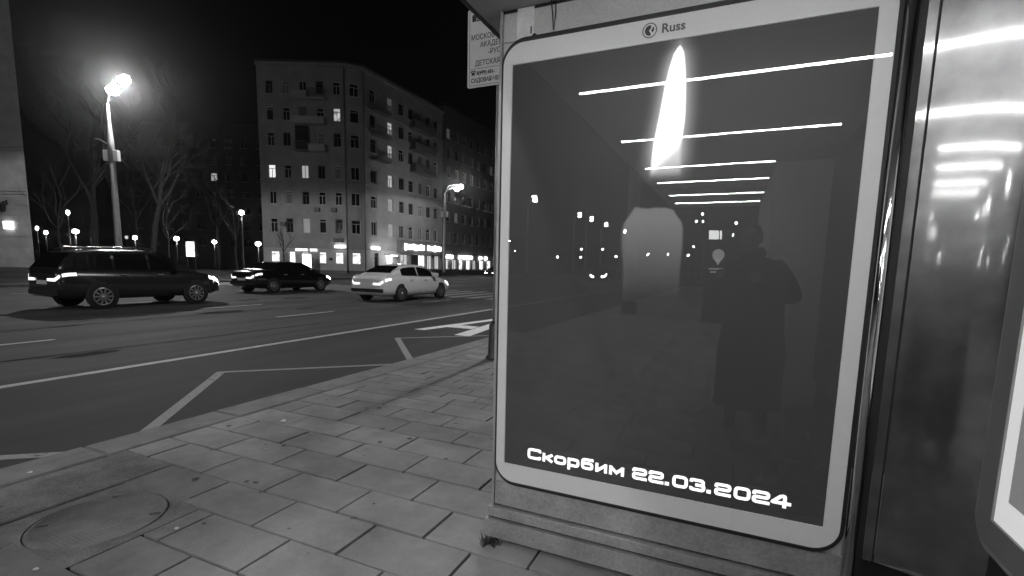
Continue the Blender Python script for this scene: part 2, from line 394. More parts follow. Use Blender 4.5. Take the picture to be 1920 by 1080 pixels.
# ------------------------------------------------------------------ far side ground
MB().box(-75, -31.0, -160, 260, -0.015, 0.11).build('far_pavement', 'asphalt_new'); fp = bpy.data.objects['far_pavement']; tag(fp, 'dim footway across the road in front of the buildings', 'pavement', kind='structure')
fk = MB()
fk.bbox(-31.0, -30.75, -160, 260, -0.01, 0.14, 0.015); tag(fk.build('far_kerb', 'kerb'), 'stone kerb along the far edge of the road', 'kerb', kind='structure')
MB().face([(-130, -20, 0.125), (-41.5, -20, 0.125), (-41.5, 33, 0.125), (-52, 40, 0.125), (-130, 60, 0.125)]).build('park_ground', 'earth'); tag(bpy.data.objects['park_ground'], 'dark park ground between the two buildings', 'ground', kind='structure')

# ------------------------------------------------------------------ bus shelter
YP = 2.093
CE = 2.62
shelter = thing('bus_shelter', 'metal bus shelter with lit ceiling strips around the mourning poster', 'bus shelter', (0, YP, 0.12))
def sp(mb, name, m): return mb.build(name, m, shelter, (0, -YP, -0.12))
sp(MB().box(-1.13, 0.98, -5.4, 2.42, CE, CE+0.05), 'ceiling', 'ceiling_paint')
sp(MB().box(-1.15, -1.131, -5.42, 2.44, CE-0.004, CE+0.22).box(-1.15, 1.0, 2.421, 2.44, CE, CE+0.22).box(-1.131, 1.0, -5.42, 2.42, CE+0.17, CE+0.22), 'roof_fascia', 'dark_metal')
for k in range(6):
    pass
sp(MB().box(-1.02, 0.98, YP+0.012, YP+0.10, 2.489, CE), 'header', 'header_paint')
sp(MB().box(-1.018, 0.98, YP+0.008, YP+0.013, CE-0.012, CE-0.001), 'header_seal', 'rubber')
sp(MB().box(-1.030, -1.018, YP-0.002, YP+0.12, 0.12, CE), 'corner_post', 'grey_metal')
sp(MB().box(-1.018, 0.445, YP+0.0165, YP+0.11, 0.32, 2.488), 'end_wall_core', 'header_paint')
sp(MB().box(-1.016, 0.50, YP+0.004, YP+0.0160, 0.318, 0.434), 'lower_sheet', 'steel_base')
# ledge in two steps along the foot of the wall
sp(MB().box(-1.04, 0.60, YP-0.025, YP+0.1, 0.262, 0.306), 'ledge_rail', 'steel_base')
sp(MB().box(-1.04, 0.60, YP-0.012, YP+0.1, 0.250, 0.261), 'ledge_gap', 'black')
sp(MB().box(-1.052, 0.60, YP-0.035, YP+0.12, 0.158, 0.249), 'ledge_beam', 'steel_base')
for x in (-0.975, 0.42): sp(MB().box(x-.022, x+.022, YP+0.02, YP+0.065, 0.11, 0.157), 'foot_post', 'grey_metal')
# right of the poster: seal, chrome tube, gap, brushed strip and sheet
sp(MB().tube([(0.4635, YP-0.012, 0.32), (0.4635, YP-0.012, 2.44)], 0.0195, 20), 'chrome_tube', 'chrome')
sp(MB().tube([(0.4635, YP-0.012, 2.44), (0.4635, YP-0.012, CE)], 0.0205, 20), 'tube_sleeve', 'shelter_paint')
sp(MB().box(0.484, 0.506, YP-0.004, YP+0.02, 0.15, CE), 'dark_gap', 'black')
def lerp1(tab, f):
    for (a, u), (b, v) in zip(tab, tab[1:]):
        if a <= f <= b: return u+(v-u)*(f-a)/(b-a)
    return tab[-1][1]
def bent(x0, x1, tab, ystart, n=24):
    """steel sheet bowed towards the shelter like a rounded corner: tab gives its slope in degrees at fractions of its width"""
    m = MB(); y = ystart; fr = []
    for k in range(n+1):
        x = x0+(x1-x0)*k/n
        if k: y -= (x1-x0)/n*math.tan(R(lerp1(tab, (k-.5)/n)))
        fr.append((x, y))
    zs = [0.45+(CE-0.45)*k/24 for k in range(25)]
    m.loft([[(x, y, z) for x, y in fr] for z in zs], closed=False, caps=False)
    m.face([(fr[0][0], fr[0][1], 0.45), (fr[-1][0], fr[-1][1], 0.45), (fr[-1][0], ystart+.02, 0.45), (fr[0][0], ystart+.02, 0.45)])
    return m, y
sp(bent(0.507, 0.534, [(0, 5), (1, 8)], YP-0.004, 4)[0], 'edge_strip', 'brushed_sheet')
sp(MB().box(0.535, 0.541, YP-0.002, YP+0.016, 0.45, CE), 'sheet_seam', 'black')
sp(bent(0.542, 0.86, [(0, 8), (.45, 16), (.72, 24), (1, 38)], YP-0.006)[0], 'steel_sheet', 'brushed_sheet')
sp(MB().box(0.507, 0.98, YP+0.03, YP+0.06, 0.12, 0.45), 'lower_dark_gap', 'black')  # black sheet painted in place of the dark open gap under the steel
# back wall, to the right of the camera
sp(MB().box(0.79, 0.98, -5.35, 1.93, 0.45, CE-0.001), 'back_wall', 'dark_metal')
for y in (-5.2, -2.9, -0.4, 1.9): sp(MB().box(0.86, 0.93, y-.035, y+.035, 0.1, 0.45), 'wall_leg', 'grey_metal')
# cabinet deep in the shelter, it cuts the ceiling strips short in the reflection
sp(MB().bbox(0.30, 0.83, -5.2, -1.50, 0.16, 2.585, 0.01).box(0.32, 0.83, -5.18, -1.52, 0.12, 0.16), 'ticket_cabinet', 'frame_white')
for y0 in (0.95, -0.36, -1.62, -2.62, -3.80, -4.76):
    x1 = 0.65 if y0 > -1.4 else 0.29
    sp(MB().box(-1.0, x1, y0-.0085, y0+.0085, CE-0.007, CE-0.0005), 'light_strip', 'strip_lit')
# tape, cable and clip on the header
sp(MB().face([(-0.952, YP+0.0075, 2.49), (-0.872, YP+0.0075, 2.49), (-0.870, YP+0.0075, CE-0.002), (-0.950, YP+0.0075, CE-0.002)]), 'tape_strip', 'tape')
sp(MB().face([(-0.887, YP+0.0065, 2.505), (-0.880, YP+0.0065, 2.505), (-0.880, YP+0.0065, 2.535), (-0.887, YP+0.0065, 2.535)]), 'tape_print', 'ink')
sp(MB().tube([(-0.790, YP-0.004, CE), (-0.782, YP-0.005, 2.56), (-0.776, YP-0.004, 2.50), (-0.768, YP-0.006, 2.55), (-0.766, YP-0.009, 2.58), (-0.772, YP-0.004, CE)], 0.0024, 6), 'cable', 'rubber')
sp(MB().lathe([(0.012, 0), (0.012, 0.010), (0.004, 0.016)], 10, (-0.868, YP+0.005, 2.493), 'y'), 'clip', 'black')

# ---- the mourning poster lightbox
X0, X1, Z0, Z1 = -0.967, 0.376, 0.538, 2.386          # poster
O0, O1, B0, B1 = -1.010, 0.430, 0.449, 2.474          # white border, outer edge
lb = thing('advertising_lightbox', 'large backlit dark poster of a candle flame with white date text', 'lightbox', (-0.29, YP, 0.449))
def lp(mb, name, m): return mb.build(name, m, lb, (0.29, -YP, -0.449))
def rrect(x0, x1, z0, z1, r, y, n=10):
    pts = []
    for cx, cz, a0 in ((x1-r, z1-r, 0), (x0+r, z1-r, 90), (x0+r, z0+r, 180), (x1-r, z0+r, 270)):
        for k in range(n+1): a = R(a0+90*k/n); pts.append((cx+r*math.cos(a), y, cz+r*math.sin(a)))
    return pts
def ring(outer, inner, depth):
    """flat ring facing -y with an outer wall"""
    return MB().loft([[(x, y+depth, z) for x, y, z in outer], outer, inner, [(x, y+depth, z) for x, y, z in inner]], smooth=False, caps=False)
YF = YP
inner = []
for (cx, cz) in ((X1, Z1), (X0, Z1), (X0, Z0), (X1, Z0)): inner += [(cx, YF, cz)]*11
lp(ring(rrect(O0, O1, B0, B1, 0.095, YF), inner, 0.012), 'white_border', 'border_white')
o1 = rrect(O0-.008, O1+.014, B0-.016, B1+.019, 0.112, YF-0.001); i1 = rrect(O0-.0005, O1+.0005, B0-.0005, B1+.0005, 0.0955, YF-0.001)
lp(ring(o1, i1, 0.016), 'rubber_seal', 'black')
poster = lp(MB().face([(X0-.01, YF+0.008, Z0-.01), (X1+.01, YF+0.008, Z0-.01), (X1+.01, YF+0.008, Z1+.01), (X0-.01, YF+0.008, Z1+.01)]), 'poster', 'black')
lp(MB().prism([(0, 0)]*0 or [(p[0], p[2]) for p in rrect(O0, O1, B0, B1, 0.095, 0)], -(YF-0.006), -(YF-0.0105)), 'tmp', 'pane_glass')
gl = bpy.data.objects['tmp']; gl.name = 'glass_pane'; gl.data.transform(Matrix.Rotation(R(90), 4, 'X'))

def poster_mat():
    m = bpy.data.materials.new('poster_print'); m.use_nodes = True; nt = m.node_tree; N = nt.nodes; L = nt.links; b = N['Principled BSDF']
    b.inputs['Base Color'].default_value = (0.02, 0.02, 0.02, 1); b.inputs['Roughness'].default_value = 0.5
    tc = N.new('ShaderNodeTexCoord'); sx = N.new('ShaderNodeSeparateXYZ'); L.new(tc.outputs['Object'], sx.inputs[0])
    X, Z = sx.outputs[0], sx.outputs[2]
    def mth(op, a, c, clamp=False):
        n = N.new('ShaderNodeMath'); n.operation = op; n.use_clamp = clamp
        for i, q in enumerate((a, c)):
            if q is None: continue
            if isinstance(q, (int, float)): n.inputs[i].default_value = q
            else: L.new(q, n.inputs[i])
        return n.outputs[0]
    def mapr(v, a, b_, c, d, smooth=False):
        n = N.new('ShaderNodeMapRange'); n.clamp = True
        if smooth: n.interpolation_type = 'SMOOTHSTEP'
        L.new(v, n.inputs[0])
        for i, q in enumerate((a, b_, c, d)): n.inputs[i+1].default_value = q
        return n.outputs[0]
    def curve(v, pts):
        n = N.new('ShaderNodeFloatCurve'); c = n.mapping.curves[0]
        while len(c.points) < len(pts): c.points.new(0.5, 0.5)
        for p, q in zip(c.points, pts): p.location = q; p.handle_type = 'VECTOR'
        n.mapping.update(); L.new(v, n.inputs['Value']); return n.outputs[0]
    def shape(z0, z1, tab):
        """tab rows (z, left, right) -> signed offset from the outline: distance of x beyond the half width"""
        v = mapr(Z, z0, z1, 0, 1); tab = sorted(tab)
        cx = curve(v, [((z-z0)/(z1-z0), ((l+r)/2+0.5)) for z, l, r in tab]); hw = curve(v, [((z-z0)/(z1-z0), (r-l)/2*4) for z, l, r in tab])
        d = mth('ABSOLUTE', mth('SUBTRACT', X, mth('SUBTRACT', cx, 0.5)), None)
        return mth('SUBTRACT', d, mth('MULTIPLY', hw, 0.25)), v
    ft = [(1.86, -.347, -.220), (1.897, -.344, -.222), (1.951, -.339, -.225), (2.004, -.335, -.226), (2.108, -.319, -.222), (2.211, -.305, -.226), (2.286, -.291, -.233), (2.335, -.277, -.241), (2.362, -.259, -.254)]
    d, v = shape(1.86, 2.362, ft)
    core = mapr(d, -0.016, 0.006, 1, 0, True)
    halo = mapr(d, -0.004, 0.085, 1, 0, False); halo = mth('POWER', halo, 3.0)
    zin = mth('MULTIPLY', mapr(Z, 1.86, 1.90, 0, 1, True), mapr(Z, 2.355, 2.367, 1, 0, True))
    zh = mth('MULTIPLY', mapr(Z, 1.83, 1.98, 0, 1, True), mapr(Z, 2.30, 2.44, 1, 0, True))
    # darker foot of the flame
    foot = mapr(mth('ADD', Z, mth('MULTIPLY', mth('ADD', X, 0.28), -0.9)), 1.90, 2.03, 0, 1, True)
    fire = mth('MULTIPLY', mth('MULTIPLY', core, zin), mth('ADD', mth('MULTIPLY', mth('POWER', foot, 1.6), 3.2), 0.30))
    fire = mth('ADD', fire, mth('MULTIPLY', mth('MULTIPLY', halo, zh), 0.45))
    ct = [(1.30, -.435, -.202), (1.50, -.437, -.201), (1.591, -.446, -.198), (1.659, -.448, -.2), (1.690, -.441, -.207), (1.722, -.418, -.232), (1.748, -.402, -.246), (1.762, -.395, -.252)]
    d2, v2 = shape(1.30, 1.762, ct)
    body = mapr(d2, -0.009, 0.004, 1, 0, True)
    slope = mth('ADD', Z, mth('MULTIPLY', mth('ADD', X, 0.33), 0.10))
    n = N.new('ShaderNodeTexNoise'); n.inputs['Scale'].default_value = 14; n.inputs['Detail'].default_value = 3; L.new(tc.outputs['Object'], n.inputs['Vector'])
    slope = mth('ADD', slope, mth('MULTIPLY', n.outputs[0], 0.030))
    btop = mapr(slope, 1.758, 1.768, 1, 0, True)
    fade = mth('POWER', mapr(Z, 1.36, 1.70, 0, 1), 1.2)
    wax = mth('MULTIPLY', mth('MULTIPLY', body, btop), mth('MULTIPLY', fade, 0.15))
    # background: very dark film, lit from behind, a little uneven
    n2 = N.new('ShaderNodeTexNoise'); n2.inputs['Scale'].default_value = 1.3; n2.inputs['Detail'].default_value = 2; L.new(tc.outputs['Object'], n2.inputs['Vector'])
    base = mapr(n2.outputs[0], 0.3, 0.7, 0.016, 0.021)
    tot = mth('ADD', mth('ADD', fire, wax), base)
    b.inputs['Emission Color'].default_value = (1, 1, 1, 1); L.new(tot, b.inputs['Emission Strength'])
    MATS['poster_print'] = m; return m
poster.data.materials.clear(); poster.data.materials.append(poster_mat())
# Object coordinates of the poster are world metres: mesh data was written in world metres with the origin shifted back
# ---- wide square lettering of the poster, drawn as strokes
def rnd_path(p, r, closed):
    out = []; n = len(p)
    for i in range(n):
        if not closed and i in (0, n-1): out.append(Vector(p[i])); continue
        a, b, c = Vector(p[i-1]), Vector(p[i]), Vector(p[(i+1) % n]); d1 = (a-b); d2 = (c-b); q = min(r, d1.length*.45, d2.length*.45)
        p1 = b+d1.normalized()*q; p2 = b+d2.normalized()*q
        for t in (0, .25, .5, .75, 1): out.append(p1*(1-t)**2+b*2*t*(1-t)+p2*t*t)
    return out
def stroke_face(mb, p, wd, closed, y):
    n = len(p); Lf = []; Rg = []
    for i in range(n):
        a = p[i-1] if (i > 0 or closed) else None; c = p[(i+1) % n] if (i < n-1 or closed) else None
        d1 = (p[i]-a).normalized() if a is not None and (p[i]-a).length > 1e-9 else None; d2 = (c-p[i]).normalized() if c is not None and (c-p[i]).length > 1e-9 else None
        d1 = d1 or d2; d2 = d2 or d1
        n1 = Vector((-d1.y, d1.x)); n2 = Vector((-d2.y, d2.x)); mt = (n1+n2); mt.normalize(); k = wd/2/max(0.5, mt.dot(n1))
        Lf.append(p[i]+mt*k); Rg.append(p[i]-mt*k)
    for i in range(n if closed else n-1):
        j = (i+1) % n; mb.face([(Lf[i].x, y, Lf[i].y), (Lf[j].x, y, Lf[j].y), (Rg[j].x, y, Rg[j].y), (Rg[i].x, y, Rg[i].y)])
SW = 0.0136
def glyph(ch, x0, x1, z0=0.582, cap=0.0545, xh=0.0425):
    h = SW/2; a, b = x0+h, x1-h; lo = z0+h; H = z0+(cap if ch in 'С0234б' else xh)-h; mid = (lo+H)/2; mb = MB(); y = YF+0.0068
    P = []
    if ch == 'С': P = [([(b, H-.011), (b, H), (a, H), (a, lo), (b, lo), (b, lo+.011)], 0, .012)]
    elif ch == 'к': P = [([(a, lo-h), (a, H+h)], 0, 0), ([(b+.004, H+h*.4), (a+.012, mid), (a, mid)], 0, 0), ([(a+.012, mid), (b+.004, lo-h*.4)], 0, 0)]
    elif ch in 'о0': P = [([(a, lo), (b, lo), (b, H), (a, H)], 1, .013)]
    elif ch == 'р': P = [([(a, lo), (b, lo), (b, H), (a, H)], 1, .011), ([(a, z0-.015), (a, H+h)], 0, 0)]
    elif ch == 'б': P = [([(b+h, H), (a, H), (a, lo), (b, lo), (b, mid+.003), (a, mid+.003)], 0, .012)]
    elif ch == 'и': P = [([(a, H+h), (a, lo-h)], 0, 0), ([(a, lo-.001), (b, H+.001)], 0, 0), ([(b, lo-h), (b, H+h)], 0, 0)]
    elif ch == 'м': P = [([(a, lo-h), (a, H+h)], 0, 0), ([(a, H+.001), ((a+b)/2, lo+.006), (b, H+.001)], 0, 0), ([(b, lo-h), (b, H+h)], 0, 0)]
    elif ch == '2': P = [([(a, H-.012), (a, H), (b, H), (b, mid), (a, mid), (a, lo), (b+h, lo)], 0, .011)]
    elif ch == '3': P = [([(a, H-.010), (a, H), (b-.003, H), (b-.003, mid), (a+.016, mid)], 0, .010), ([(b-.01, mid), (b, mid), (b, lo), (a, lo), (a, lo+.011)], 0, .010)]
    elif ch == '4': P = [([(a+.030, H), (a, lo+.012), (b+h+.002, lo+.012)], 0, .003), ([(a+.030, H), (b-.014, H), (b-.014, lo-h)], 0, .006)]
    elif ch == '.': mb.face([(x0, y, z0), (x1, y, z0), (x1, y, z0+.016), (x0, y, z0+.016)])
    for k, (p, c, r) in enumerate(P):
        q = rnd_path([Vector(t) for t in p], r, c) if r else [Vector(t) for t in p]
        stroke_face(mb, q, SW, c, y-0.0001*k)
    o = lp(mb, 'letter', 'letter_lit'); return o
for ch, a, b in (('С', -.846, -.776), ('к', -.769, -.716), ('о', -.711, -.651), ('р', -.645, -.588), ('б', -.580, -.522), ('и', -.513, -.459), ('м', -.450, -.383),
                 ('2', -.348, -.284), ('2', -.278, -.214), ('.', -.209, -.191), ('0', -.179, -.116), ('3', -.110, -.047), ('.', -.042, -.025), ('2', -.013, .051), ('0', .060, .122), ('2', .127, .191), ('4', .193, .263)):
    glyph(ch, a, b)
# maker's mark on the white border
lg = MB(); yl = YF-0.0012; cx, cz = -0.374, 2.4315
def arc(mb, r0, r1, a0, a1, n=24):
    for k in range(n):
        t0, t1 = R(a0+(a1-a0)*k/n), R(a0+(a1-a0)*(k+1)/n)
        mb.face([(cx+r0*math.cos(t0), yl, cz+r0*math.sin(t0)), (cx+r1*math.cos(t0), yl, cz+r1*math.sin(t0)), (cx+r1*math.cos(t1), yl, cz+r1*math.sin(t1)), (cx+r0*math.cos(t1), yl, cz+r0*math.sin(t1))])
arc(lg, 0.0245, 0.0285, 0, 360, 32)
lp(lg, 'logo_ring', 'ink_grey')
lg = MB(); q = []
for k in range(13): a = R(75+210*k/12); q.append((cx+.0185*math.cos(a), yl, cz+.0195*math.sin(a)))
q += [(cx+.004, yl, cz-.010), (cx-.003, yl, cz-.001), (cx+.005, yl, cz+.008)]
lg.face(q); lg.face([(cx+.012, yl, cz-.009), (cx+.0175, yl, cz), (cx+.016, yl, cz+.010), (cx+.011, yl, cz+.013), (cx+.011, yl, cz+.006), (cx+.005, yl, cz-.001)])
lp(lg, 'logo_emblem', 'ink')
lettering('Russ', 0.047, 'ink_grey', lb, (-0.329+.29, yl-YP, 2.4155-.449), (R(90), 0, 0), 1.02, 0.0012, 0.0)

# ---- second lightbox on the back wall, at the right edge
XB = 0.752
lb2 = thing('advertising_lightbox', 'bright white bordered lightbox with grey rounded frame at right edge', 'lightbox', (XB, 1.3, 0.6))
def lq(mb, name, m): return mb.build(name, m, lb2, (-XB, -1.3, -0.6))
def ry(pts): return [(XB+(y), x, z) for x, y, z in pts]      # x->y, y->depth from the face
YA, YB2, ZA, ZB = 0.66, 1.957, 0.678, 2.50
out = rrect(YA, YB2, ZA, ZB, 0.10, 0.0); inn = []
for (cy, cz2) in ((YB2-.099, ZB-.10), (YA+.099, ZB-.10), (YA+.099, ZA+.099), (YB2-.099, ZA+.099)): inn += [(cy, 0.0, cz2)]*11
mbx = MB().loft([ry([(x, y+.03, z) for x, y, z in out]), ry(out), ry(inn), ry([(x, y+.008, z) for x, y, z in inn])], smooth=False, caps=False)
lq(mbx, 'grey_border', 'shelter_paint')
lq(MB().face(ry([(YA+.1, .006, ZA+.1), (YB2-.1, .006, ZA+.1), (YB2-.1, .006, ZB-.095), (YA+.1, .006, ZB-.095)])), 'lit_face', 'box_lit2' if 'box_lit2' in MATS else emis('box_lit2', 0.78) and 'box_lit2')
lq(MB().face(ry([(YA+.18, .005, ZA+.185), (YB2-.165, .005, ZA+.185), (YB2-.165, .005, ZB-.18), (YA+.18, .005, ZB-.18)])), 'poster', emis('box_grey', 0.14) and 'box_grey')
lq(MB().prism([(p[0], p[2]) for p in rrect(YA, YB2, ZA, ZB, 0.10, 0)], 0, 0.03), 'tmp2', 'black')
g2 = bpy.data.objects['tmp2']; g2.name = 'backing'
for v in g2.data.vertices: y, z, d = v.co; v.co = (XB+.009+d*0.8, y, z)
lq(MB().box(XB-.006, XB-.003, YA+.02, YB2-.02, ZA+.02, ZB-.02), 'glass_pane', 'pane_glass')

# ------------------------------------------------------------------ information plate on its post behind the shelter
ip = thing('stop_sign', 'white information plate with black lettering on a tall post behind shelter', 'sign', (-3.2, 6.5, 0.12))
MB().tube([(0, 0, 0), (0, 0, 5.0)], 0.038, 12).build('post', 'grey_metal', ip)
MB().lathe([(0.13, 0), (0.13, 0.02), (0.10, 0.06), (0.085, 0.5), (0.06, 0.56)], 14).build('post_foot', 'dark_metal', ip)
PW = 0.98; px0 = -0.475
def ipp(mb, name, m): return mb.build(name, m, ip)
pl = [(p[0], p[2]) for p in rrect(px0, px0+PW, 3.88, 4.92, 0.03, 0)]
plate = MB().prism(pl, 0.050, 0.064).build('plate', 'plate_white', ip); plate.data.transform(Matrix.Rotation(R(90), 4, 'X'))
rim_ = MB().loft([[(x, -.0655, z) for x, z in pl], [(x*.96+.0006, -.0655, z*.985+.066) for x, z in pl]], smooth=False, caps=False)
def line(x0, x1, z0, z1, m='ink'): return MB().face([(x0, -.0655, z0), (x1, -.0655, z0), (x1, -.0655, z1), (x0, -.0655, z1)]).build('printed_line', m, ip)
line(px0+.03, px0+PW-.03, 3.902, 3.908, 'ink_grey'); line(px0+.03, px0+PW-.03, 4.888, 4.894, 'ink_grey'); line(px0+.028, px0+.034, 3.902, 4.894, 'ink_grey')
line(px0+.05, px0+PW-.05, 4.125, 4.131, 'ink_grey'); line(px0+.07, px0+.42, 4.755, 4.845)
def it(body, x, z, size, m='ink', sx=0.85, off=0.0008): return lettering(body, size, m, ip, (x, -.067, z), (R(90), 0, 0), sx, off, 0.0004)
it('ДЕТ', px0+.13, 4.775, 0.075, 'plate_white')
it('МОСКОВСКАЯ', px0+.055, 4.51, 0.098); it('АКАДЕМ', px0+.20, 4.405, 0.098); it('-РУС', px0+.33, 4.30, 0.098); it('ДЕТСКАЯ С', px0+.12, 4.165, 0.098)
it('8(499) 681-', px0+.15, 4.045, 0.070, off=0.002); it('САДОВАЯ-ЧЕР', px0+.06, 3.945, 0.078, off=0.002)
ph = MB()
ph.face([(px0+.065, -.067, 4.045), (px0+.125, -.067, 4.045), (px0+.115, -.067, 4.085), (px0+.075, -.067, 4.085)]).face([(px0+.052, -.067, 4.08), (px0+.07, -.067, 4.08), (px0+.075, -.067, 4.095), (px0+.115, -.067, 4.095), (px0+.12, -.067, 4.08), (px0+.138, -.067, 4.08), (px0+.13, -.067, 4.107), (px0+.06, -.067, 4.107)])
ph.build('telephone_symbol', 'ink', ip)
MB().box(-.02, .02, -.05, .02, 4.0, 4.04).box(-.02, .02, -.05, .02, 4.75, 4.79).build('bracket', 'grey_metal', ip)

# ------------------------------------------------------------------ buildings
win_cache = {}
def window(parent, wx, wy, ang, z0, wd, ht, pane='window_dark', frame='window_frame', style=0):
    key = (round(wd, 2), round(ht, 2), frame, style)
    if key not in win_cache:
        m = MB(); t = 0.075; h = wd/2
        for b in ((-h, h, 0, t), (-h, h, ht-t, ht), (-h, -h+t, t, ht-t), (h-t, h, t, ht-t)): m.box(b[0], b[1], -0.06, 0.0, b[2], b[3])
        if style == 0: m.box(-t*.4, t*.4, -.055, 0, t, ht*0.68).box(-h+t, h-t, -.055, 0, ht*0.68, ht*0.68+t*.8)
        elif style == 1: m.box(-t*.4, t*.4, -.055, 0, t, ht-t)
        elif style == 2: m.box(-h+t, h-t, -.055, 0, ht*0.78, ht*0.78+t*.8)
        me = m.mesh('window'); me.materials.append(MATS[frame]); pm = MB().face([(-h+.02, 0, .02), (h-.02, 0, .02), (h-.02, 0, ht-.02), (-h+.02, 0, ht-.02)]).mesh('pane'); win_cache[key] = (me, pm)
    me, pm = win_cache[key]
    o = link('window', me, parent, (wx, wy, z0), ang)
    pk = ('p', key, pane)
    if pk not in win_cache: c = pm.copy(); c.materials.append(MATS[pane]); win_cache[pk] = c
    p = link('pane', win_cache[pk], o, (0, -0.012, 0))
    return o
def facade(parent, base, O, D, length, segs, wallmat, thick=0.2, trim='facade_pale'):
    """segs: list of (za, zb, wall material or None, rows[(z0,z1)], cols[(centre,width)], chooser(row,col)->(pane, frame, style) or None)"""
    ang = math.atan2(D[1], D[0]); lx, ly = O[0]-base[0], O[1]-base[1]
    def W(s, d=0): return (lx+D[0]*s-D[1]*d, ly+D[1]*s+D[0]*d)   # d inward
    for za, zb, wm, rows, cols, choose in segs:
        m = MB()
        sb = sorted({0.0, length} | {c-w_/2 for c, w_ in cols} | {c+w_/2 for c, w_ in cols}); zs = sorted({za, zb} | {z for r in rows for z in r})
        holes = {}
        for ri, (r0, r1) in enumerate(rows):
            for ci, (c, w_) in enumerate(cols):
                ch = choose(ri, ci)
                if ch: holes[(ri, ci)] = ch
        def is_hole(s, z):
            for (ri, ci) in holes:
                c, w_ = cols[ci]
                if abs(s-c) < w_/2 and rows[ri][0] < z < rows[ri][1]: return True
            return False
        for s0, s1 in zip(sb, sb[1:]):
            for z0, z1 in zip(zs, zs[1:]):
                if not is_hole((s0+s1)/2, (z0+z1)/2): m.face([(s0, 0, z0), (s1, 0, z0), (s1, 0, z1), (s0, 0, z1)])
        for (ri, ci), ch in holes.items():
            c, w_ = cols[ci]; r0, r1 = rows[ri]; a, b = c-w_/2, c+w_/2
            m.face([(a, 0, r0), (a, thick, r0), (a, thick, r1), (a, 0, r1)]).face([(b, 0, r0), (b, thick, r0), (b, thick, r1), (b, 0, r1)]).face([(a, 0, r0), (b, 0, r0), (b, thick, r0), (a, thick, r0)]).face([(a, 0, r1), (b, 0, r1), (b, thick, r1), (a, thick, r1)])
            x, y = W(c, thick-0.02); wo = window(parent, x, y, ang, r0, w_, r1-r0, *ch)
            link('sill', sill_mesh(w_), wo, (0, -(thick-0.02), 0))
        m.build('wall', wm or wallmat, parent, (lx, ly, 0), ang)
    return W, ang
sill_c = {}
def sill_mesh(wd):
    k = round(wd, 2)
    if k not in sill_c: me = MB().box(-wd/2-.06, wd/2+.06, -0.09, 0.0, -0.06, 0.0).mesh('sill'); me.materials.append(MATS['facade_pale']); sill_c[k] = me
    return sill_c[k]

C1 = Vector((-40.97, 44.37)); LD = Vector((0.9111, 0.4122)); LL = 9.75
E1 = C1-LD*LL; C2 = C1+Vector((0.6, 0.8))*2.05; DC = Vector((0.6, 0.8)); RL = 16.6; E2 = Vector((C2.x, C2.y+RL)); NI = Vector((-LD.y, LD.x))
bA = thing('apartment_house', 'seven storey corner apartment house with balconies and lit ground floor shops', 'building', (C1.x, C1.y, 0.11))
ba0 = (C1.x, C1.y)
ROWS = [(19.83, 21.24), (17.0, 18.44), (14.24, 15.74), (10.72, 12.2), (7.82, 9.3), (4.63, 6.26)]
colsL = [(LL-8.43, .84), (LL-6.62, .84), (LL-4.69, .84), (LL-2.82, .84), (LL-.95, .84)]
def pickL(r, c):
    if (r, c) == (3, 0): return ('room_bright', 'window_frame', 0)
    if (r, c) == (1, 4): return ('flat_room', 'window_frame', 0)
    if (r, c) == (3, 2): return ('room_lit', 'window_frame', 1)
    if (r, c) == (5, 2): return ('room_dim', 'window_frame', 2)
    st_ = [0, 0, 1, 2, 0][(r*3+c) % 5]; fr = 'window_frame' if (r+c) % 3 else 'window_frame_dark'
    return ('window_curtain' if (r*7+c*5) % 4 == 1 else 'window_dark', fr, st_)
shopL = [(LL-8.42, 1.0), (LL-6.46, 0.75), (LL-4.95, 0.8), (LL-2.93, 0.85), (LL-1.0, 0.95)]
def pickS(r, c): return (['shop_room', 'shop_lit', 'shop_dim', 'shop_room', 'shop_room'][c], 'window_frame', [2, 2, 1, 2, 2][c])
plinth = 0.42
W, ang = facade(bA, ba0, E1, LD, LL, [(0, plinth, 'facade_dark', [], [], None), (plinth, 2.9, 'facade_pale', [(1.15, 2.5)], shopL, pickS), (2.9, 23.0, None, ROWS, colsL, pickL)], 'facade')
def trim(W, ang, length, z, h, d, m='facade', name='string_course'):
    x, y = W(0, 0); return MB().box(-0.02, length+.02, -d, 0.05, z, z+h).build(name, m, bA, (x, y, 0), ang)
for z, h, d in ((2.88, .12, .10), (10.35, .22, .22), (18.95, .12, .10), (22.75, .35, .28)): trim(W, ang, LL, z, h, d)
def box_on(parent, W, ang, s0, s1, z0, z1, d0, d1, name, m):
    x, y = W(0, 0); return MB().box(s0, s1, -d1, -d0, z0, z1).build(name, m, parent, (x, y, 0), ang)
# balconies of the side facade
def balcony(parent, W, ang, s0, s1, z, d=0.9, m='facade_pale', h=0.62, rail=False):
    x, y = W(0, 0); q = MB().box(s0, s1, -d, 0, z-0.12, z)
    o = q.build('balcony', m, parent, (x, y, 0), ang)
    if rail:
        r = MB(); n = int((s1-s0)/0.16)
        for k in range(n+1): t = s0+(s1-s0)*k/n; r.box(t-.02, t+.02, -d, -d+.03, z, z+h+.3)
        r.box(s0, s1, -d, -d+.05, z+h+.3, z+h+.35)
        for t in (s0, s1-.04): r.box(t, t+.04, -d, 0, z+h+.25, z+h+.3)
        r.build('railing', 'window_frame_dark', o)
    else: MB().box(s0, s1, -d-.03, -d+.05, z-.1, z+h).box(s0, s0+.07, -d+.05, 0, z, z+h).box(s1-.07, s1, -d+.05, 0, z, z+h).build('parapet', m, o)
    return o
balcony(bA, W, ang, LL-5.55, LL-3.95, 19.35); balcony(bA, W, ang, LL-3.93, LL-2.0, 19.30, rail=True)
balcony(bA, W, ang, LL-5.6, LL-2.1, 16.65)
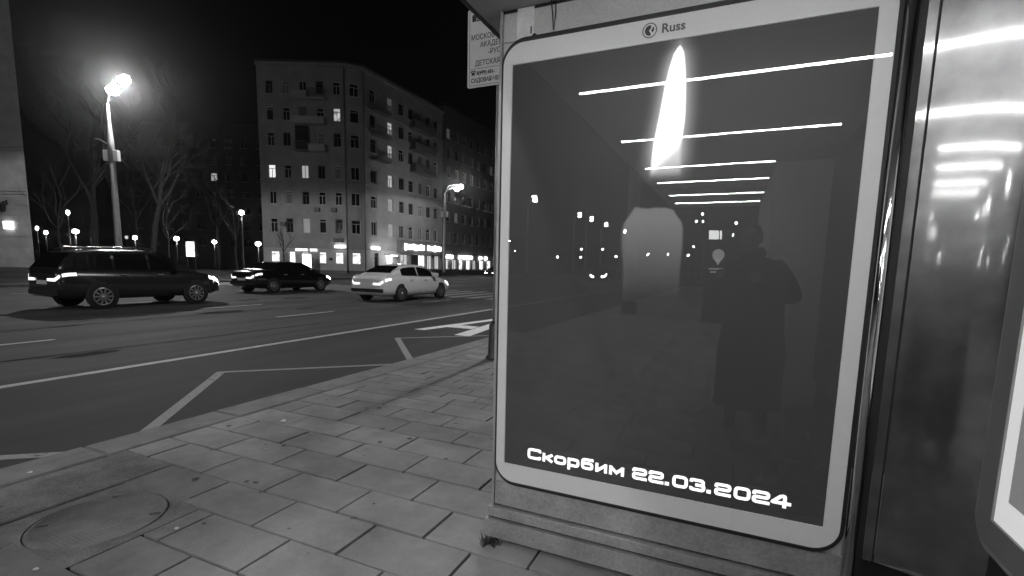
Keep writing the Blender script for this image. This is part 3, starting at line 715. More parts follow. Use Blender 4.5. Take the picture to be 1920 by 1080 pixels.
balcony(bA, W, ang, LL-5.5, LL-3.9, 13.72, rail=True, m='facade_dark'); balcony(bA, W, ang, LL-3.85, LL-2.05, 13.72)
box_on(bA, W, ang, LL-5.35, LL-4.0, 13.75, 16.3, 0.02, 0.7, 'glazed_loggia', 'window_dark')
for s, z in ((LL-3.35, 7.3), (LL-1.45, 7.3), (LL-1.2, 3.9), (LL-.75, 3.9), (LL-7.3, 5.6)): box_on(bA, W, ang, s-.3, s+.3, z-.25, z+.2, 0.03, 0.35, 'air_conditioner', 'window_frame_dark')
# shop lettering and lit box above the side windows, blurred beyond reading in the photograph
sgn = []
xx = LL-6.0
for k in range(9):
    wk = [.22, .2, .24, .2, .22, .2, .24, .18, .22][k]
    if k != 5: box_on(bA, W, ang, xx, xx+wk, 2.55, 2.85, 0.08, 0.13, 'sign_letter', 'shop_lit')
    xx += wk+.07
box_on(bA, W, ang, LL-1.38, LL-.22, 3.07, 3.25, 0.10, 0.30, 'lit_sign', 'sign_lit')
box_on(bA, W, ang, LL-2.15, LL-1.75, 1.55, 1.85, 0.01, 0.05, 'plaque', 'black')
# chamfered corner
def pickC(r, c): return ('window_dark', 'window_frame', [0, 2, 0, 1, 1, 0][r])
W2, a2 = facade(bA, ba0, C1, DC, 2.05, [(0, plinth, 'facade_dark', [], [], None), (plinth, 2.9, 'facade_pale', [(1.15, 2.5)], [(1.0, 1.0)], lambda r, c: ('shop_room', 'window_frame', 2)), (2.9, 23.0, None, ROWS, [(1.02, 1.02)], pickC)], 'facade')
for z, h, d in ((2.88, .12, .10), (10.35, .22, .22), (18.95, .12, .10), (22.75, .35, .28)): trim(W2, a2, 2.05, z, h, d)
for Wq, aq, s in ((W, ang, LL-.02), (W2, a2, 2.0)):
    x, y = Wq(s, -0.12); MB().tube([(x, y, 0.2), (x, y, 22.7)], 0.07, 8).build('drainpipe', 'facade_dark', bA)
# long street facade
colsR = [(1.55, 1.0), (4.7, 1.0), (6.9, 1.0), (8.9, 1.0), (11.05, 1.0), (12.96, 1.0), (14.85, 1.0)]
def pickR(r, c):
    if c == 1: return (['room_dim', 'flat_room', 'room_lit', 'room_lit', 'room_dim', 'room_dim'][r], 'window_frame', 0)
    return ('window_curtain' if (r*5+c*3) % 5 == 2 else 'window_dark', 'window_frame' if r == 5 or (r+c) % 4 == 0 else 'window_frame_dark', (r+c) % 2)
shopR1 = [(1.9, 0.8)]
shopR2 = [(7.4, 1.6), (11.4, 1.7), (13.3, 1.2), (15.2, 1.2)]
W3, a3 = facade(bA, ba0, C2, Vector((0, 1)), RL, [(0, plinth, 'facade_dark', [], [], None), (plinth, 2.9, 'facade_pale', [(0.62, 2.6)], shopR1+shopR2, lambda r, c: [('window_dark', 'window_frame_dark', 2), ('shop_room_dim', 'window_frame_dark', 1), ('shop_lit', 'window_frame_dark', 1), ('shop_dim', 'window_frame_dark', 1), ('shop_dim', 'window_frame_dark', 1)][c]), (2.9, 23.0, None, ROWS, colsR, pickR)], 'facade')
for z, h, d in ((10.35, .22, .22), (18.95, .12, .10), (22.75, .35, .28)): trim(W3, a3, RL, z, h, d)
trim(W3, a3, 5.6, 2.88, .12, .1)
box_on(bA, W3, a3, 5.9, 16.4, 2.70, 4.40, 0.03, 0.42, 'shop_fascia', 'facade_dark')
box_on(bA, W3, a3, 5.9, 16.5, 4.41, 4.52, 0.02, 0.6, 'fascia_cornice', 'facade')
box_on(bA, W3, a3, 8.9, 10.3, 0.3, 2.66, 0.03, 0.12, 'shop_door', 'black')
box_on(bA, W3, a3, 8.7, 12.2, 2.58, 2.66, 0.44, 1.1, 'canopy', 'facade_pale')
xx = 6.9
for k in range(15):   # glowing sign letters
    wk = .34+.12*((k*7) % 3)
    if k != 8: box_on(bA, W3, a3, xx, xx+wk, 3.15+(.12 if k % 4 else 0), 3.95-(.1 if k % 3 else 0), 0.44, 0.52, 'sign_letter', 'sign_lit')
    xx += wk+.12
for k in range(3): box_on(bA, W3, a3, 0.9+k*.5, 1.3+k*.5, 2.98, 3.28, 0.1, 0.2, 'sign_letter', 'sign_lit')
box_on(bA, W3, a3, 3.3, 5.2, 2.35, 2.5, 0.02, 1.0, 'entrance_canopy', 'facade_pale'); box_on(bA, W3, a3, 3.5, 4.9, 2.26, 2.34, 0.1, 0.8, 'canopy_lamp', 'sign_lit')
x, y = W3(3.4, -2.2); light('canopy_light', 'POINT', (x, y, 3.0), 190, bA, .2)
box_on(bA, W3, a3, 3.7, 4.8, 0.3, 2.25, 0.02, 0.08, 'shop_door', 'shop_dim')
for z in (19.0, 16.3, 13.5): balcony(bA, W3, a3, 1.2, 3.8, z, d=0.9, rail=True, m='facade_dark'); balcony(bA, W3, a3, 8.6, 13.4, z-.1, d=1.0, rail=True, m='facade_dark')
for z in (18.9, 16.2, 13.4): box_on(bA, W3, a3, 8.6, 13.4, z, z+.75, 0.96, 0.99, 'balcony_screen', 'window_frame_dark')
core = [(E1+NI*.3+LD*.3), (C1+NI*.3+LD*.05), (C2+Vector((-.3, .1))), (E2+Vector((-.3, -.05))), Vector((-56, 62.5)), (E1+NI*13+LD*.3)]
MB().prism([(p.x-ba0[0], p.y-ba0[1]) for p in core], 0, 22.9).build('core_wall', 'facade_dark', bA)
roofp = [(E1-NI*.25-LD*.2), (C1-NI*.25), (C2+Vector((.28, -.1))), (E2+Vector((.28, 0))), Vector((-56, 62.6)), (E1+NI*13.2-LD*.2)]
MB().prism([(p.x-ba0[0], p.y-ba0[1]) for p in roofp], 23.101, 23.35).build('roof', 'roof', bA)
box_on(bA, W, ang, 0.0, 0.3, 0, 23.0, -13, -0.001, 'gable_wall', 'facade')

# the next house along the street
bB = thing('street_house', 'dark long apartment house further down the street with bright shop signs', 'building', (-39.9, 63.2, 0.11))
BL_ = 44.0
colsB = [(1.3+2.35*k, 1.05) for k in range(18)]
def pickB(r, c): return ('room_dim' if (r*5+c*3) % 23 == 0 else ('window_curtain' if (r*5+c*7) % 6 == 1 else 'window_dark'), 'window_frame_dark', (r+c) % 2)
shopB = [(1.1, .7), (3.2, 1.3), (5.2, 1.2), (7.6, 1.4), (9.6, 1.1), (12.2, 1.5), (15, 1.5), (18, 1.5), (21.5, 1.5), (25, 1.5)]
W4, a4 = facade(bB, (-39.9, 63.2), Vector((-39.9, 63.2)), Vector((0, 1)), BL_, [(0, 2.9, 'facade_pale', [(0.5, 2.2)], shopB, lambda r, c: (['shop_lit', 'shop_dim', 'shop_room', 'shop_lit', 'shop_dim', 'shop_lit', 'shop_room', 'shop_lit', 'shop_dim', 'shop_room'][c], 'window_frame_dark', 1)), (2.9, 24.2, None, ROWS, colsB, pickB)], 'facade_dark')
MB().box(-16, -0.3, 0.05, BL_, 0, 24.1).build('core_wall', 'facade_dark', bB); MB().box(-16, 0.35, -0.1, BL_, 24.2, 24.5).build('roof', 'roof', bB)
MB().box(-16, -0.3, -0.02, 0.04, 0, 24.2).build('gable_wall', 'facade_dark', bB)
for s0, nlet in ((0.7, 4), (4.4, 9), (11.2, 2), (13.2, 2), (17, 6)):
    for k in range(nlet): box_on(bB, W4, a4, s0+k*.5, s0+k*.5+.36, 2.3+(.08 if k % 3 else 0), 2.8, 0.08, 0.16, 'sign_letter', 'sign_lit')

# the pale house at the left edge
KC = Vector((-52.1, 20.66)); KD = Vector((0.9111, 0.4122)); KL = 14.0; K0 = KC-KD*KL; KN = Vector((-KD.y, KD.x)); ka = math.atan2(KD.y, KD.x)
bK = thing('corner_house', 'pale stone corner house with cornice bands at the left edge', 'building', (KC.x, KC.y, 0.11))
kx, ky = K0.x-KC.x, K0.y-KC.y
def kb(mb, name, m): return mb.build(name, m, bK, (kx, ky, 0), ka)
kb(MB().prism([(0, .04), (KL-.03, .04), (KL-9.5, 9.5), (0, 9.5)], 0, 28), 'wall_core', 'stone')
def kring(e, z0, z1, d=0.0): return MB().prism([(-.02, -e), (KL+e*.4, -e), (KL+e*.4-9.5, 9.5), (-.02, 9.5)], z0, z1)
def kadd(name, parts, m='stone'):
    q = MB()
    for e, z0, z1 in parts:
        p = kring(e, z0, z1); i = len(q.v); q.v += p.v; q.f += [[i+j for j in f] for f in p.f]; q.m += p.m; q.sm += p.sm
    kb(q, name, m)
kadd('plinth', [(.10, 0, .38)], 'facade_dark')
z = 0.39
while z < 6.0: kadd('stone_course', [(0.0, z, z+.80)]); z += 0.83
kadd('lower_cornice', [(.12, 6.21, 6.42), (.22, 6.421, 6.62), (.08, 6.621, 6.78)])
kadd('wall_panel', [(-.01, 6.781, 9.55)])
kadd('upper_cornice', [(.14, 9.56, 9.78), (.32, 9.781, 10.05), (.10, 10.051, 10.3)])
kadd('wall_panel', [(-.015, 10.301, 27.5)])
kadd('roof_cornice', [(.4, 27.6, 28.1)], 'roof')
kb(MB().box(KL-3.3, KL-.05, -.03, 0.02, 5.0, 6.0), 'pale_panel', 'facade_pale')
hn = thing('house_number', 'small glowing house number plate fixed to the pale corner house', 'number plate', tuple(K0+KD*(KL-1.72)-KN*0.06)+(3.55,), ka)
MB().bbox(-.38, .38, -.10, 0, 0, .62, .02).build('lit_case', 'number_lit', hn)
MB().box(-.26, .26, -.104, -.101, .36, .42).box(-.26, .26, -.104, -.101, .18, .24).build('printed_line', 'ink', hn)
wl_ = thing('wall_lantern', 'dark unlit lantern bracketed on pale stone wall above house number', 'lantern', tuple(K0+KD*(KL-1.75)-KN*0.02)+(4.85,), ka)
MB().lathe([(.06, 0), (.17, .12), (.2, .55), (.24, .6), (.05, .8)], 10, (0, -.35, 0)).build('lantern_case', 'black', wl_); MB().box(-.04, .04, -.35, 0, .8, .88).box(-.08, .08, -.04, 0, .6, 1.0).build('bracket', 'dark_metal', wl_)

# dark block far behind the park with one lit stair window
bF = thing('far_apartment_block', 'unlit dark block far behind the park with one lit window', 'building', (-92, 64, 0)); fa = math.atan2(KD.y, KD.x)
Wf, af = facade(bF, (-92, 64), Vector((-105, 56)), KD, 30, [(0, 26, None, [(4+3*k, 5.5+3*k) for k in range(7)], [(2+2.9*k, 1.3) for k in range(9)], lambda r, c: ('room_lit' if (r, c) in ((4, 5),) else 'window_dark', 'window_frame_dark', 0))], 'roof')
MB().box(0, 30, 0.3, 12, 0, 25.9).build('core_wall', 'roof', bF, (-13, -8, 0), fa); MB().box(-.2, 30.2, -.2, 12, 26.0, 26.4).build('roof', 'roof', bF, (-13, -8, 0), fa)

# ------------------------------------------------------------------ street lamps
def street_lamp(loc, label, heads=2, power=700, h=11.0, arm=(1, 0), cuff=True, group='tall street lamps along the road', spread=(0.5, 0.35)):
    t = thing('street_lamp', label, 'street lamp', (loc[0], loc[1], 0.11), 0, group)
    MB().tube([(0, 0, 0), (0, 0, 0.9), (0, 0, 7.2), (0, 0, h-.6)], [.22, .19, .15, .06], 14).build('pole', 'grey_metal', t)
    MB().lathe([(.24, 0), (.24, .35), (.2, .42)], 14).build('pole_foot', 'dark_metal', t)
    if cuff:
        MB().lathe([(.165, 7.0), (.165, 8.1), (.08, 9.6), (.06, 9.9)], 12).build('sleeve', 'grey_metal', t)
        for s in (-1, 1): MB().bbox(-.13, .13, -.12, .12, 0, .62, .02).build('control_box', 'frame_white', t, (s*.30*rt.x, s*.30*rt.y, 7.1), -yaw)
        MB().tube([(-.1, 0, 8.0), (-.7, -.2, 8.35), (-1.0, -.3, 8.4)], .035, 8).build('bracket_arm', 'grey_metal', t)
    for k in range(heads):
        sx = arm[0]*(.9+.25*k); sy = arm[1]*(.9+.25*k)+(k-.5)*spread[1]*2*(heads > 1); zz_ = h+.1+k*spread[0]*1.6
        MB().tube([(0, 0, h-.7), (sx*.3, sy*.3, h-.2+k*.5), (sx, sy, zz_+.1)], [.05, .045, .04], 8).build('arm', 'grey_metal', t)
        hd = MB().loft([[(a*.32, b*.16, c) for a, b in ((-1, -1), (1, -1), (1, 1), (-1, 1))] for c in (0.0,)]+[[(a*.34, b*.18, .06) for a, b in ((-1, -1), (1, -1), (1, 1), (-1, 1))], [(a*.2, b*.1, .16) for a, b in ((-1, -1), (1, -1), (1, 1), (-1, 1))]], smooth=False).build('lamp_head', 'grey_metal', t, (sx+arm[0]*.25, sy+arm[1]*.25, zz_))
        hd.rotation_euler = (0, R(-18)*arm[0], 0)
        MB().lathe([(.30, -.004), (.33, -.12), (.26, -.28), (.10, -.36)], 16).build('diffuser', 'lamp_lit', t, (sx+arm[0]*.25, sy+arm[1]*.25, zz_))
    light('lamp_light', 'SPOT', (arm[0]*1.3, arm[1]*1.3, h+(.32 if heads > 1 else -.35)), power, t, 0.3, (arm[0]*.05, arm[1]*.05, -1), 176, 0.1)
    return t
street_lamp((-34.5, 17.75), 'tall street lamp with twin lit heads nearest the left house', 2, 7000, 11.0, (0.75, 0.1), spread=(0.45, .25))
street_lamp((-32.5, 51.7), 'tall street lamp lit in front of the corner apartment house', 2, 3800, 10.5, (0.95, 1.0), spread=(0.2, .1))
for y, lbl in ((-16, 'tall twin street lamp across the road, nearest one behind the viewer'), (-61, 'leftmost twin street lamp mirrored in the poster glass'), (-83, 'second twin street lamp from the left mirrored in poster glass'), (-91, 'third twin street lamp from the left mirrored in poster glass'), (-103, 'fourth twin street lamp from the left mirrored in poster glass'), (-123, 'rightmost and smallest twin street lamp mirrored in poster glass')):
    street_lamp((-27.2, y), lbl, 2, 2600 if y > -30 else 500, 10.6, (0.8, 0.1), cuff=False, spread=(.25, .35))
street_lamp((-2.9, -11.0), 'tall lit street lamp on the near footway behind the viewer', 1, 2300, 10.5, (-1, 0), cuff=False)
street_lamp((-2.2, 13.5), 'tall lit street lamp on the near footway hidden behind the poster', 1, 1700, 10.5, (-1, 0), cuff=False)

def park_lamp(x, y, z, label, power, lit='park_lit', r=.16):
    t = thing('park_lamp', label, 'park lamp', (x, y, 0.12), 0, 'lit lamps in the park'); h = z-.12
    MB().tube([(0, 0, 0), (0, 0, .5), (0, 0, h-.2)], [.09, .05, .04], 8).build('post', 'dark_metal', t)
    MB().lathe([(.06, -.22), (r, -.1), (r*1.05, .05), (r*.6, .18), (.02, .22)], 12).build('globe', lit, t, (0, 0, h))
    MB().lathe([(r*1.5, .2), (r*1.2, .27), (.03, .36)], 12).build('cap', 'dark_metal', t, (0, 0, h))
    if power: light('globe_light', 'POINT', (0, 0, h-.45), power*.22, t, .15)
for a in ((-78.3, 31.6, 4.8, 'small lit park lamp just right of the pale house, upper of two', 0, 'park_lit', .14), (-77.3, 32.0, 4.3, 'lit park lamp just right of the pale house, lower of two', 60, 'park_lit', .18),
          (-61.6, 27.9, 4.0, 'brightest park lamp, between pale house and tall lamp pole', 260, 'park_lit', .26), (-62.5, 27.8, 5.9, 'small lit park lamp hanging high above the brightest park lamp', 0, 'park_lit', .14),
          (-70.5, 37.2, 4.0, 'dim park lamp immediately right of the tall lamp pole', 0, 'shop_dim', .18), (-61.7, 33.4, 3.7, 'bright park lamp a little right of the tall lamp pole', 90, 'park_lit', .2),
          (-57.4, 35.3, 3.7, 'bright park lamp beside the slim tree trunk', 140, 'park_lit', .24), (-58.4, 40.4, 3.6, 'bright park lamp midway between the two slim trees', 120, 'park_lit', .24),
          (-41.7, 31.6, 5.8, 'highest bright park lamp over the slim tree beside the corner house', 140, 'park_lit', .2), (-44.2, 35.2, 3.15, 'bright lamp at the left end of the corner apartment house', 90, 'park_lit', .24),
          (-84, 40, 3.9, 'faint park lamp far off, left of the tall lamp pole', 0, 'shop_dim', .2)): park_lamp(*a)

def lit_stand(x, y, rz, label, w_=.62, h=1.35, m='box_lit', z0=.7):
    t = thing('advertising_stand', label, 'lightbox', (x, y, .11), rz)
    MB().bbox(-w_, w_, -.1, .1, z0-.1, z0+h+.1, .02).build('case', 'dark_metal', t)
    MB().face([(-w_+.06, -.104, z0), (w_-.06, -.104, z0), (w_-.06, -.104, z0+h), (-w_+.06, -.104, z0+h)]).build('lit_face', m, t)
    for s in (-1, 1): MB().box(s*w_*.8-.04, s*w_*.8+.04, -.05, .05, 0, z0-.1).build('leg', 'dark_metal', t)
p_ = E1+LD*(LL-3.9)-NI*2.0
lit_stand(p_.x, p_.y, ang, 'brightly lit upright advertising box in front of the corner house', .56, 1.85, 'box_lit', .35)
lit_stand(-50.8, 32.6, R(24), 'lit upright board standing in the park among lamps', .5, 1.5, 'shop_room', 1.6)

# ------------------------------------------------------------------ bare trees
def tree(base, h, label, seed, lean=(0, 0), r0=.16, spread=1.0, depth=4, dense=3):
    rg = random.Random(seed); t = thing('bare_tree', label, 'tree', (base[0], base[1], .12), 0, 'bare trees of the park')
    tr = MB(); cr = MB()
    th = h*.45
    pts = [Vector((lean[0]*k/5*th/h+rg.uniform(-.05, .05), lean[1]*k/5*th/h+rg.uniform(-.05, .05), th*k/5)) for k in range(6)]
    pts[0] = Vector((0, 0, 0)); tr.tube(pts, [r0*(1.25 if k == 0 else 1-.09*k) for k in range(6)], 8)
    def grow(p, d, ln, r, lev):
        q = [p]; dd = d.copy()
        for k in range(3):
            dd = (dd+Vector((rg.uniform(-.28, .28), rg.uniform(-.28, .28), rg.uniform(-.05, .25)))).normalized(); q.append(q[-1]+dd*ln/3)
        (tr if lev == 0 else cr).tube(q, [r, r*.85, r*.7, r*.5], 6 if lev < 2 else 4, cap=False)
        if lev < depth:
            for k in range(dense+(1 if lev == 0 else 0)):
                f = rg.choice((1, 2, 3, 3)); a = rg.uniform(0, 6.28); s = rg.uniform(.5, .95)*spread
                nd = (dd*.8+Vector((math.cos(a)*s, math.sin(a)*s, rg.uniform(-.1, .5)))).normalized(); grow(q[f], nd, ln*rg.uniform(.55, .8), r*.42, lev+1)
    for k in range(4):
        a = k*1.6+rg.uniform(-.4, .4); grow(pts[-1-(k % 2)], (Vector((math.cos(a)*.55*spread, math.sin(a)*.55*spread, .9))+Vector((lean[0], lean[1], 0))*.12).normalized(), h*.26, r0*.5, 0)
    grow(pts[-1], Vector((lean[0]*.1, lean[1]*.1, 1)).normalized(), h*.28, r0*.55, 0)
    tr.build('trunk', 'bark', t); cr.build('crown', 'bark', t)
for a in (((-53.7, 25.7), 17, 'thick bare tree trunk left of the tall lamp pole', 3, (.3, .3), .34), ((-46.0, 25.8), 16, 'bare tree leaning right of the tall lamp pole', 5, (1.6, 2.2), .27),
          ((-37.7, 22.6), 7.4, 'slim young bare tree right of the leaning tree', 11, (0, 0), .075), ((-35.2, 26.1), 7.2, 'slim young bare tree left of the corner apartment house', 13, (0, 0), .075),
          ((-50.8, 21.9), 9.5, 'small bare tree next to the pale house', 17, (0, 0), .13), ((-41.9, 36.3), 6.2, 'small twiggy tree in front of the corner house shop windows', 19, (0, 0), .08),
          ((-60, 42), 15, 'bare tree deep in the park behind the lamps', 23, (0, 0), .25), ((-66, 36), 16, 'bare tree far back between pale house and lamp pole', 29, (0, 0), .25)):
    tree(*a, depth=3 if a[1] < 12 else 4, dense=2 if a[1] < 8 else 3)

# hedge along the far pavement
hg = MB(); rg = random.Random(4)
for k in range(5200):
    x, y, z = rg.uniform(-33.6, -32.7), rg.uniform(50, 78), rg.uniform(.1, .95); d = rg.uniform(.05, .1); a = rg.uniform(0, 6.28); e = rg.uniform(-.8, .8)
    ux, uy = math.cos(a)*d, math.sin(a)*d
    hg.face([(x-ux, y-uy, z), (x+uy*.5, y-ux*.5, z+d*e), (x+ux, y+uy, z+d*.6), (x-uy*.5, y+ux*.5, z-d*e)])
hg.box(-33.45, -32.85, 50.1, 77.9, .1, .8)
tag(hg.build('hedge', 'leaf'), 'low dark clipped hedge along the far pavement under the shop signs', 'hedge', kind='stuff')

# ------------------------------------------------------------------ cars
def lerp_tab(tab, x):
    for a, b in zip(tab, tab[1:]):
        if a[0] <= x <= b[0]:
            t = (x-a[0])/(b[0]-a[0]); t2 = t*t*(3-2*t)*.4+t*.6; return [p+(q-p)*t2 for p, q in zip(a[1:], b[1:])]
    return list((tab[0] if x < tab[0][0] else tab[-1])[1:])
SEDAN = dict(body=[(-2.38, .62, .42, .86), (-2.30, .80, .30, .98), (-2.1, .87, .24, 1.04), (-1.7, .90, .21, 1.05), (-1.0, .915, .2, 1.01), (0, .92, .2, .985), (1.0, .915, .2, .97), (1.45, .90, .2, .93), (1.95, .86, .22, .83), (2.28, .76, .27, .71), (2.38, .6, .36, .60)],
             cab=[(-1.85, .74, .74, 1.055), (-1.45, .77, .66, 1.24), (-1.0, .80, .61, 1.405), (-.5, .82, .615, 1.455), (0, .83, .62, 1.46), (.45, .83, .62, 1.42), (.9, .82, .66, 1.25), (1.45, .76, .74, .965)], wheels=(-1.40, 1.42), wr=.325, belt=1.0, pill=(-1.25, -.18, .95), rearw=(-1.72, -1.08), front=(.5, 1.32))
SUV = dict(body=[(-2.32, .70, .45, 1.0), (-2.25, .86, .36, 1.12), (-2.0, .90, .32, 1.16), (-1.0, .93, .28, 1.14), (0, .93, .28, 1.12), (1.0, .93, .28, 1.10), (1.5, .91, .28, 1.07), (2.0, .87, .32, .98), (2.26, .78, .38, .84), (2.36, .62, .45, .72)],
           cab=[(-2.26, .78, .78, 1.16), (-2.05, .80, .72, 1.45), (-1.85, .81, .68, 1.62), (-1.2, .83, .66, 1.70), (0, .84, .66, 1.72), (.35, .84, .66, 1.68), (.85, .83, .70, 1.45), (1.45, .78, .78, 1.10)], wheels=(-1.34, 1.36), wr=.365, belt=1.13, pill=(-1.95, -.95, -.0, .85), rearw=(-2.24, -1.90), front=(.38, 1.38))
def car(loc, rz, spec, paint, label, head='head_glow', tail='tail_lit', rails=False, group='cars on the road'):
    t = thing('car', label, 'car', (loc[0], loc[1], 0.0), rz, group); B = spec['body']; K = spec['cab']; wr = spec['wr']
    xs = sorted(set([b[0] for b in B]+[B[0][0]+(B[-1][0]-B[0][0])*k/26 for k in range(27)]))
    rings = []
    for x in xs:
        w_, zb, zt = lerp_tab(B, x); h = zt-zb
        half = [(0, zb), (.82*w_, zb), (.955*w_, zb+.10*h), (.995*w_, zb+.32*h), (w_, zb+.52*h), (.985*w_, zb+.72*h), (.95*w_, zt-.08*h), (.86*w_, zt-.015*h), (.55*w_, zt+.01), (0, zt+.02)]
        rings.append([(x, y, z) for y, z in half]+[(x, -y, z) for y, z in reversed(half[1:-1])])
    MB().loft(rings).build('body', paint, t)
    rings = []; xs = sorted(set([b[0] for b in K]+[K[0][0]+(K[-1][0]-K[0][0])*k/22 for k in range(23)]))
    for x in xs:
        wb, wt, zt = lerp_tab(K, x); zb = min(lerp_tab(B, x)[2]-.06, zt-.01)
        half = [(0, zb), (wb, zb), (wt+(wb-wt)*.12, zb+(zt-zb)*.86), (wt*.93, zb+(zt-zb)*.955), (wt*.7, zt), (0, zt+.015)]
        rings.append([(x, y, z) for y, z in half]+[(x, -y, z) for y, z in reversed(half[1:-1])])
    MB().loft(rings).build('cabin', paint, t)
    def side_pt(x, f, s, off=.008):
        wb, wt, zt = lerp_tab(K, x); zb = min(lerp_tab(B, x)[2]-.06, zt-.01); a = (wb, zb); b = (wt+(wb-wt)*.12, zb+(zt-zb)*.86)
        return (x, s*(a[0]+(b[0]-a[0])*f+off), a[1]+(b[1]-a[1])*f)
    pil = spec['pill']
    for s in (-1, 1):
        for a, b in zip(pil, pil[1:]):
            a2, b2 = a+.04, b-.04; n = 5; lo = []; hi = []
            for k in range(n+1):
                x = a2+(b2-a2)*k/n; wb, wt, zt = lerp_tab(K, x); zb = min(lerp_tab(B, x)[2]-.06, zt-.01); zbelt = lerp_tab(B, x)[2]+.01
                f0 = (zbelt-zb)/max(.01, (zt-zb)*.86); f0 = min(max(f0, .1), .93); lo.append(side_pt(x, f0, s)); hi.append(side_pt(x, max(.95, f0), s))
            m = MB()
            for k in range(n): m.face([lo[k], lo[k+1], hi[k+1], hi[k]])
            m.build('side_window', 'car_glass', t)
    for nm, (a, b) in (('rear_window', spec['rearw']), ('windscreen', spec['front'])):
        m = MB(); n = 6; rows = []
        for k in range(n+1):
            x = a+(b-a)*k/n; wb, wt, zt = lerp_tab(K, x); rows.append([(x, u*wt*.86, zt+.016-.004*abs(u)) for u in (-1, -.5, 0, .5, 1)])
        sg_ = -1 if nm == 'rear_window' else 1
        m.loft([[(x+sg_*.012, y, z+.008) for x, y, z in r] for r in rows], closed=False, caps=False); m.build(nm, 'car_glass', t)
    for x in spec['wheels']:
        for s in (-1, 1):
            w_ = lerp_tab(B, x)[0]
            MB().lathe([(wr*1.14, -.02), (wr*1.14, .006), (wr*1.05, .008)], 24, (0, 0, 0), 'y').build('wheel_arch', 'rubber', t, (x, s*(w_*.995) if s > 0 else s*(w_*.995), wr+.02)).scale = (1, s, 1)
            wh = link('wheel', None, t, (x, s*(w_-.09), wr))
            tm = MB().lathe([(wr*.7, -.10), (wr*.95, -.105), (wr, -.07), (wr, .07), (wr*.95, .105), (wr*.68, .11)], 24, axis='y'); tm.build('tyre', 'tyre', wh).scale = (1, s, 1)
            rm = MB(); n = 10
            for k in range(n):
                a = 2*math.pi*k/n; c, q = math.cos(a), math.sin(a); pd = (-q, c)
                rm.face([(c*.04+pd[0]*.02, .118, q*.04+pd[1]*.02), (c*.04-pd[0]*.02, .118, q*.04-pd[1]*.02), (c*wr*.64-pd[0]*.028, .112, q*wr*.64-pd[1]*.028), (c*wr*.64+pd[0]*.028, .112, q*wr*.64+pd[1]*.028)])
            rm.lathe([(.06, .10), (.055, .122), (.0, .124)], 12, axis='y'); rm.loft([[(math.cos(2*math.pi*k/24)*r_, y_, math.sin(2*math.pi*k/24)*r_) for k in range(24)] for r_, y_ in ((wr*.70, .108), (wr*.67, .119), (wr*.62, .112))], caps=False)
            rm.build('rim', 'rim', wh).scale = (1, s, 1)
    belt = spec['belt']; xr, xf = B[1][0], B[-2][0]
    for s in (-1, 1):
        def bodyY(x, z):
            w_, zb, zt = lerp_tab(B, x); h = zt-zb; pr_ = [(zb, .82), (zb+.10*h, .955), (zb+.32*h, .995), (zb+.52*h, 1.0), (zb+.72*h, .985), (zt-.08*h, .95), (zt-.015*h, .86), (zt+.01, .55)]
            for (z0, f0), (z1, f1) in zip(pr_, pr_[1:]):
                if z0 <= z <= z1: return w_*(f0+(f1-f0)*(z-z0)/(z1-z0))
            return w_*.55
        def lamp_strip(nm, xs_, zfun, yend, m_, dx):
            q = []
            for x in xs_:
                lo_, hi_ = zfun(x); q.append([(x+dx*.4, s*(bodyY(x, lo_)+.008), lo_), (x+dx*.4, s*(bodyY(x, (lo_+hi_)/2)+.008), (lo_+hi_)/2), (x+dx*.4, s*(bodyY(x, hi_)+.008), hi_)])
            lo_, hi_ = zfun(xs_[-1]); q.append([(xs_[-1]+dx, s*yend, lo_+.01), (xs_[-1]+dx, s*yend, (lo_+hi_)/2), (xs_[-1]+dx, s*yend, hi_-.01)])
            MB().loft(q, closed=False, caps=False, smooth=False).build(nm, m_, t)
        xe = B[0][0]
        lamp_strip('tail_lamp', [xe+.42, xe+.25, xe+.12, xe+.05, xe], lambda x: (lerp_tab(B, x)[2]-.20, lerp_tab(B, x)[2]-.11), .32, tail, -.015)
        xe = B[-1][0]
        lamp_strip('headlight', [xe-.5, xe-.3, xe-.15, xe-.06, xe], lambda x: (lerp_tab(B, x)[2]-.17, lerp_tab(B, x)[2]-.05), .36, head, .015)
        xm = spec['front'][0]+.35; wm = lerp_tab(B, xm)[0]
        MB().bbox(-.1, .08, -.11, .11, 0, .14, .03).build('wing_mirror', paint, t, (xm, s*(wm+.07), belt-.01))
        for hx in (-.75, .25): MB().box(hx-.09, hx+.09, s*.93-.012, s*.93+.012, belt-.16, belt-.13).build('door_handle', 'grey_metal' if paint != 'car_white' else 'car_white', t)
    MB().box(B[0][0]-.012, B[0][0]+.05, -.26, .26, belt-.42, belt-.31).build('number_plate', 'plate_white', t)
    MB().box(B[0][0]-.02, B[0][0]+.2, -.74, .74, B[0][2]-.03, B[0][2]+.10).build('rear_bumper', 'rubber', t)
    MB().box(B[-1][0]-.25, B[-1][0]+.02, -.6, .6, .38, .52).build('front_grille', 'black', t)
    if rails:
        for s in (-1, 1): MB().tube([(-1.7, s*.62, 1.70), (-1.5, s*.62, 1.77), (.1, s*.62, 1.79), (.35, s*.62, 1.72)], .022, 8).build('roof_rail', 'chrome', t)
    return t
car((-12.75, 17.15), R(90), SEDAN, 'car_white', 'white saloon car driving away, seen from its right rear corner')
car((-20.3, 17.6), R(90), SEDAN, 'car_black', 'black saloon car in the lane beyond the white one')
car((-17.45, 9.35), R(90), SUV, 'car_dark', 'dark estate car with roof rails, largest and leftmost of the cars', rails=True)
c4 = car((-29.0, 59.5), R(-90), SEDAN, 'car_dark', 'far car with lit headlights facing the viewer beside the shelter edge', head='park_lit')
light('headlight_beam', 'SPOT', (2.6, 0, .65), 120, c4, .1, (1, 0, -.08), 60)
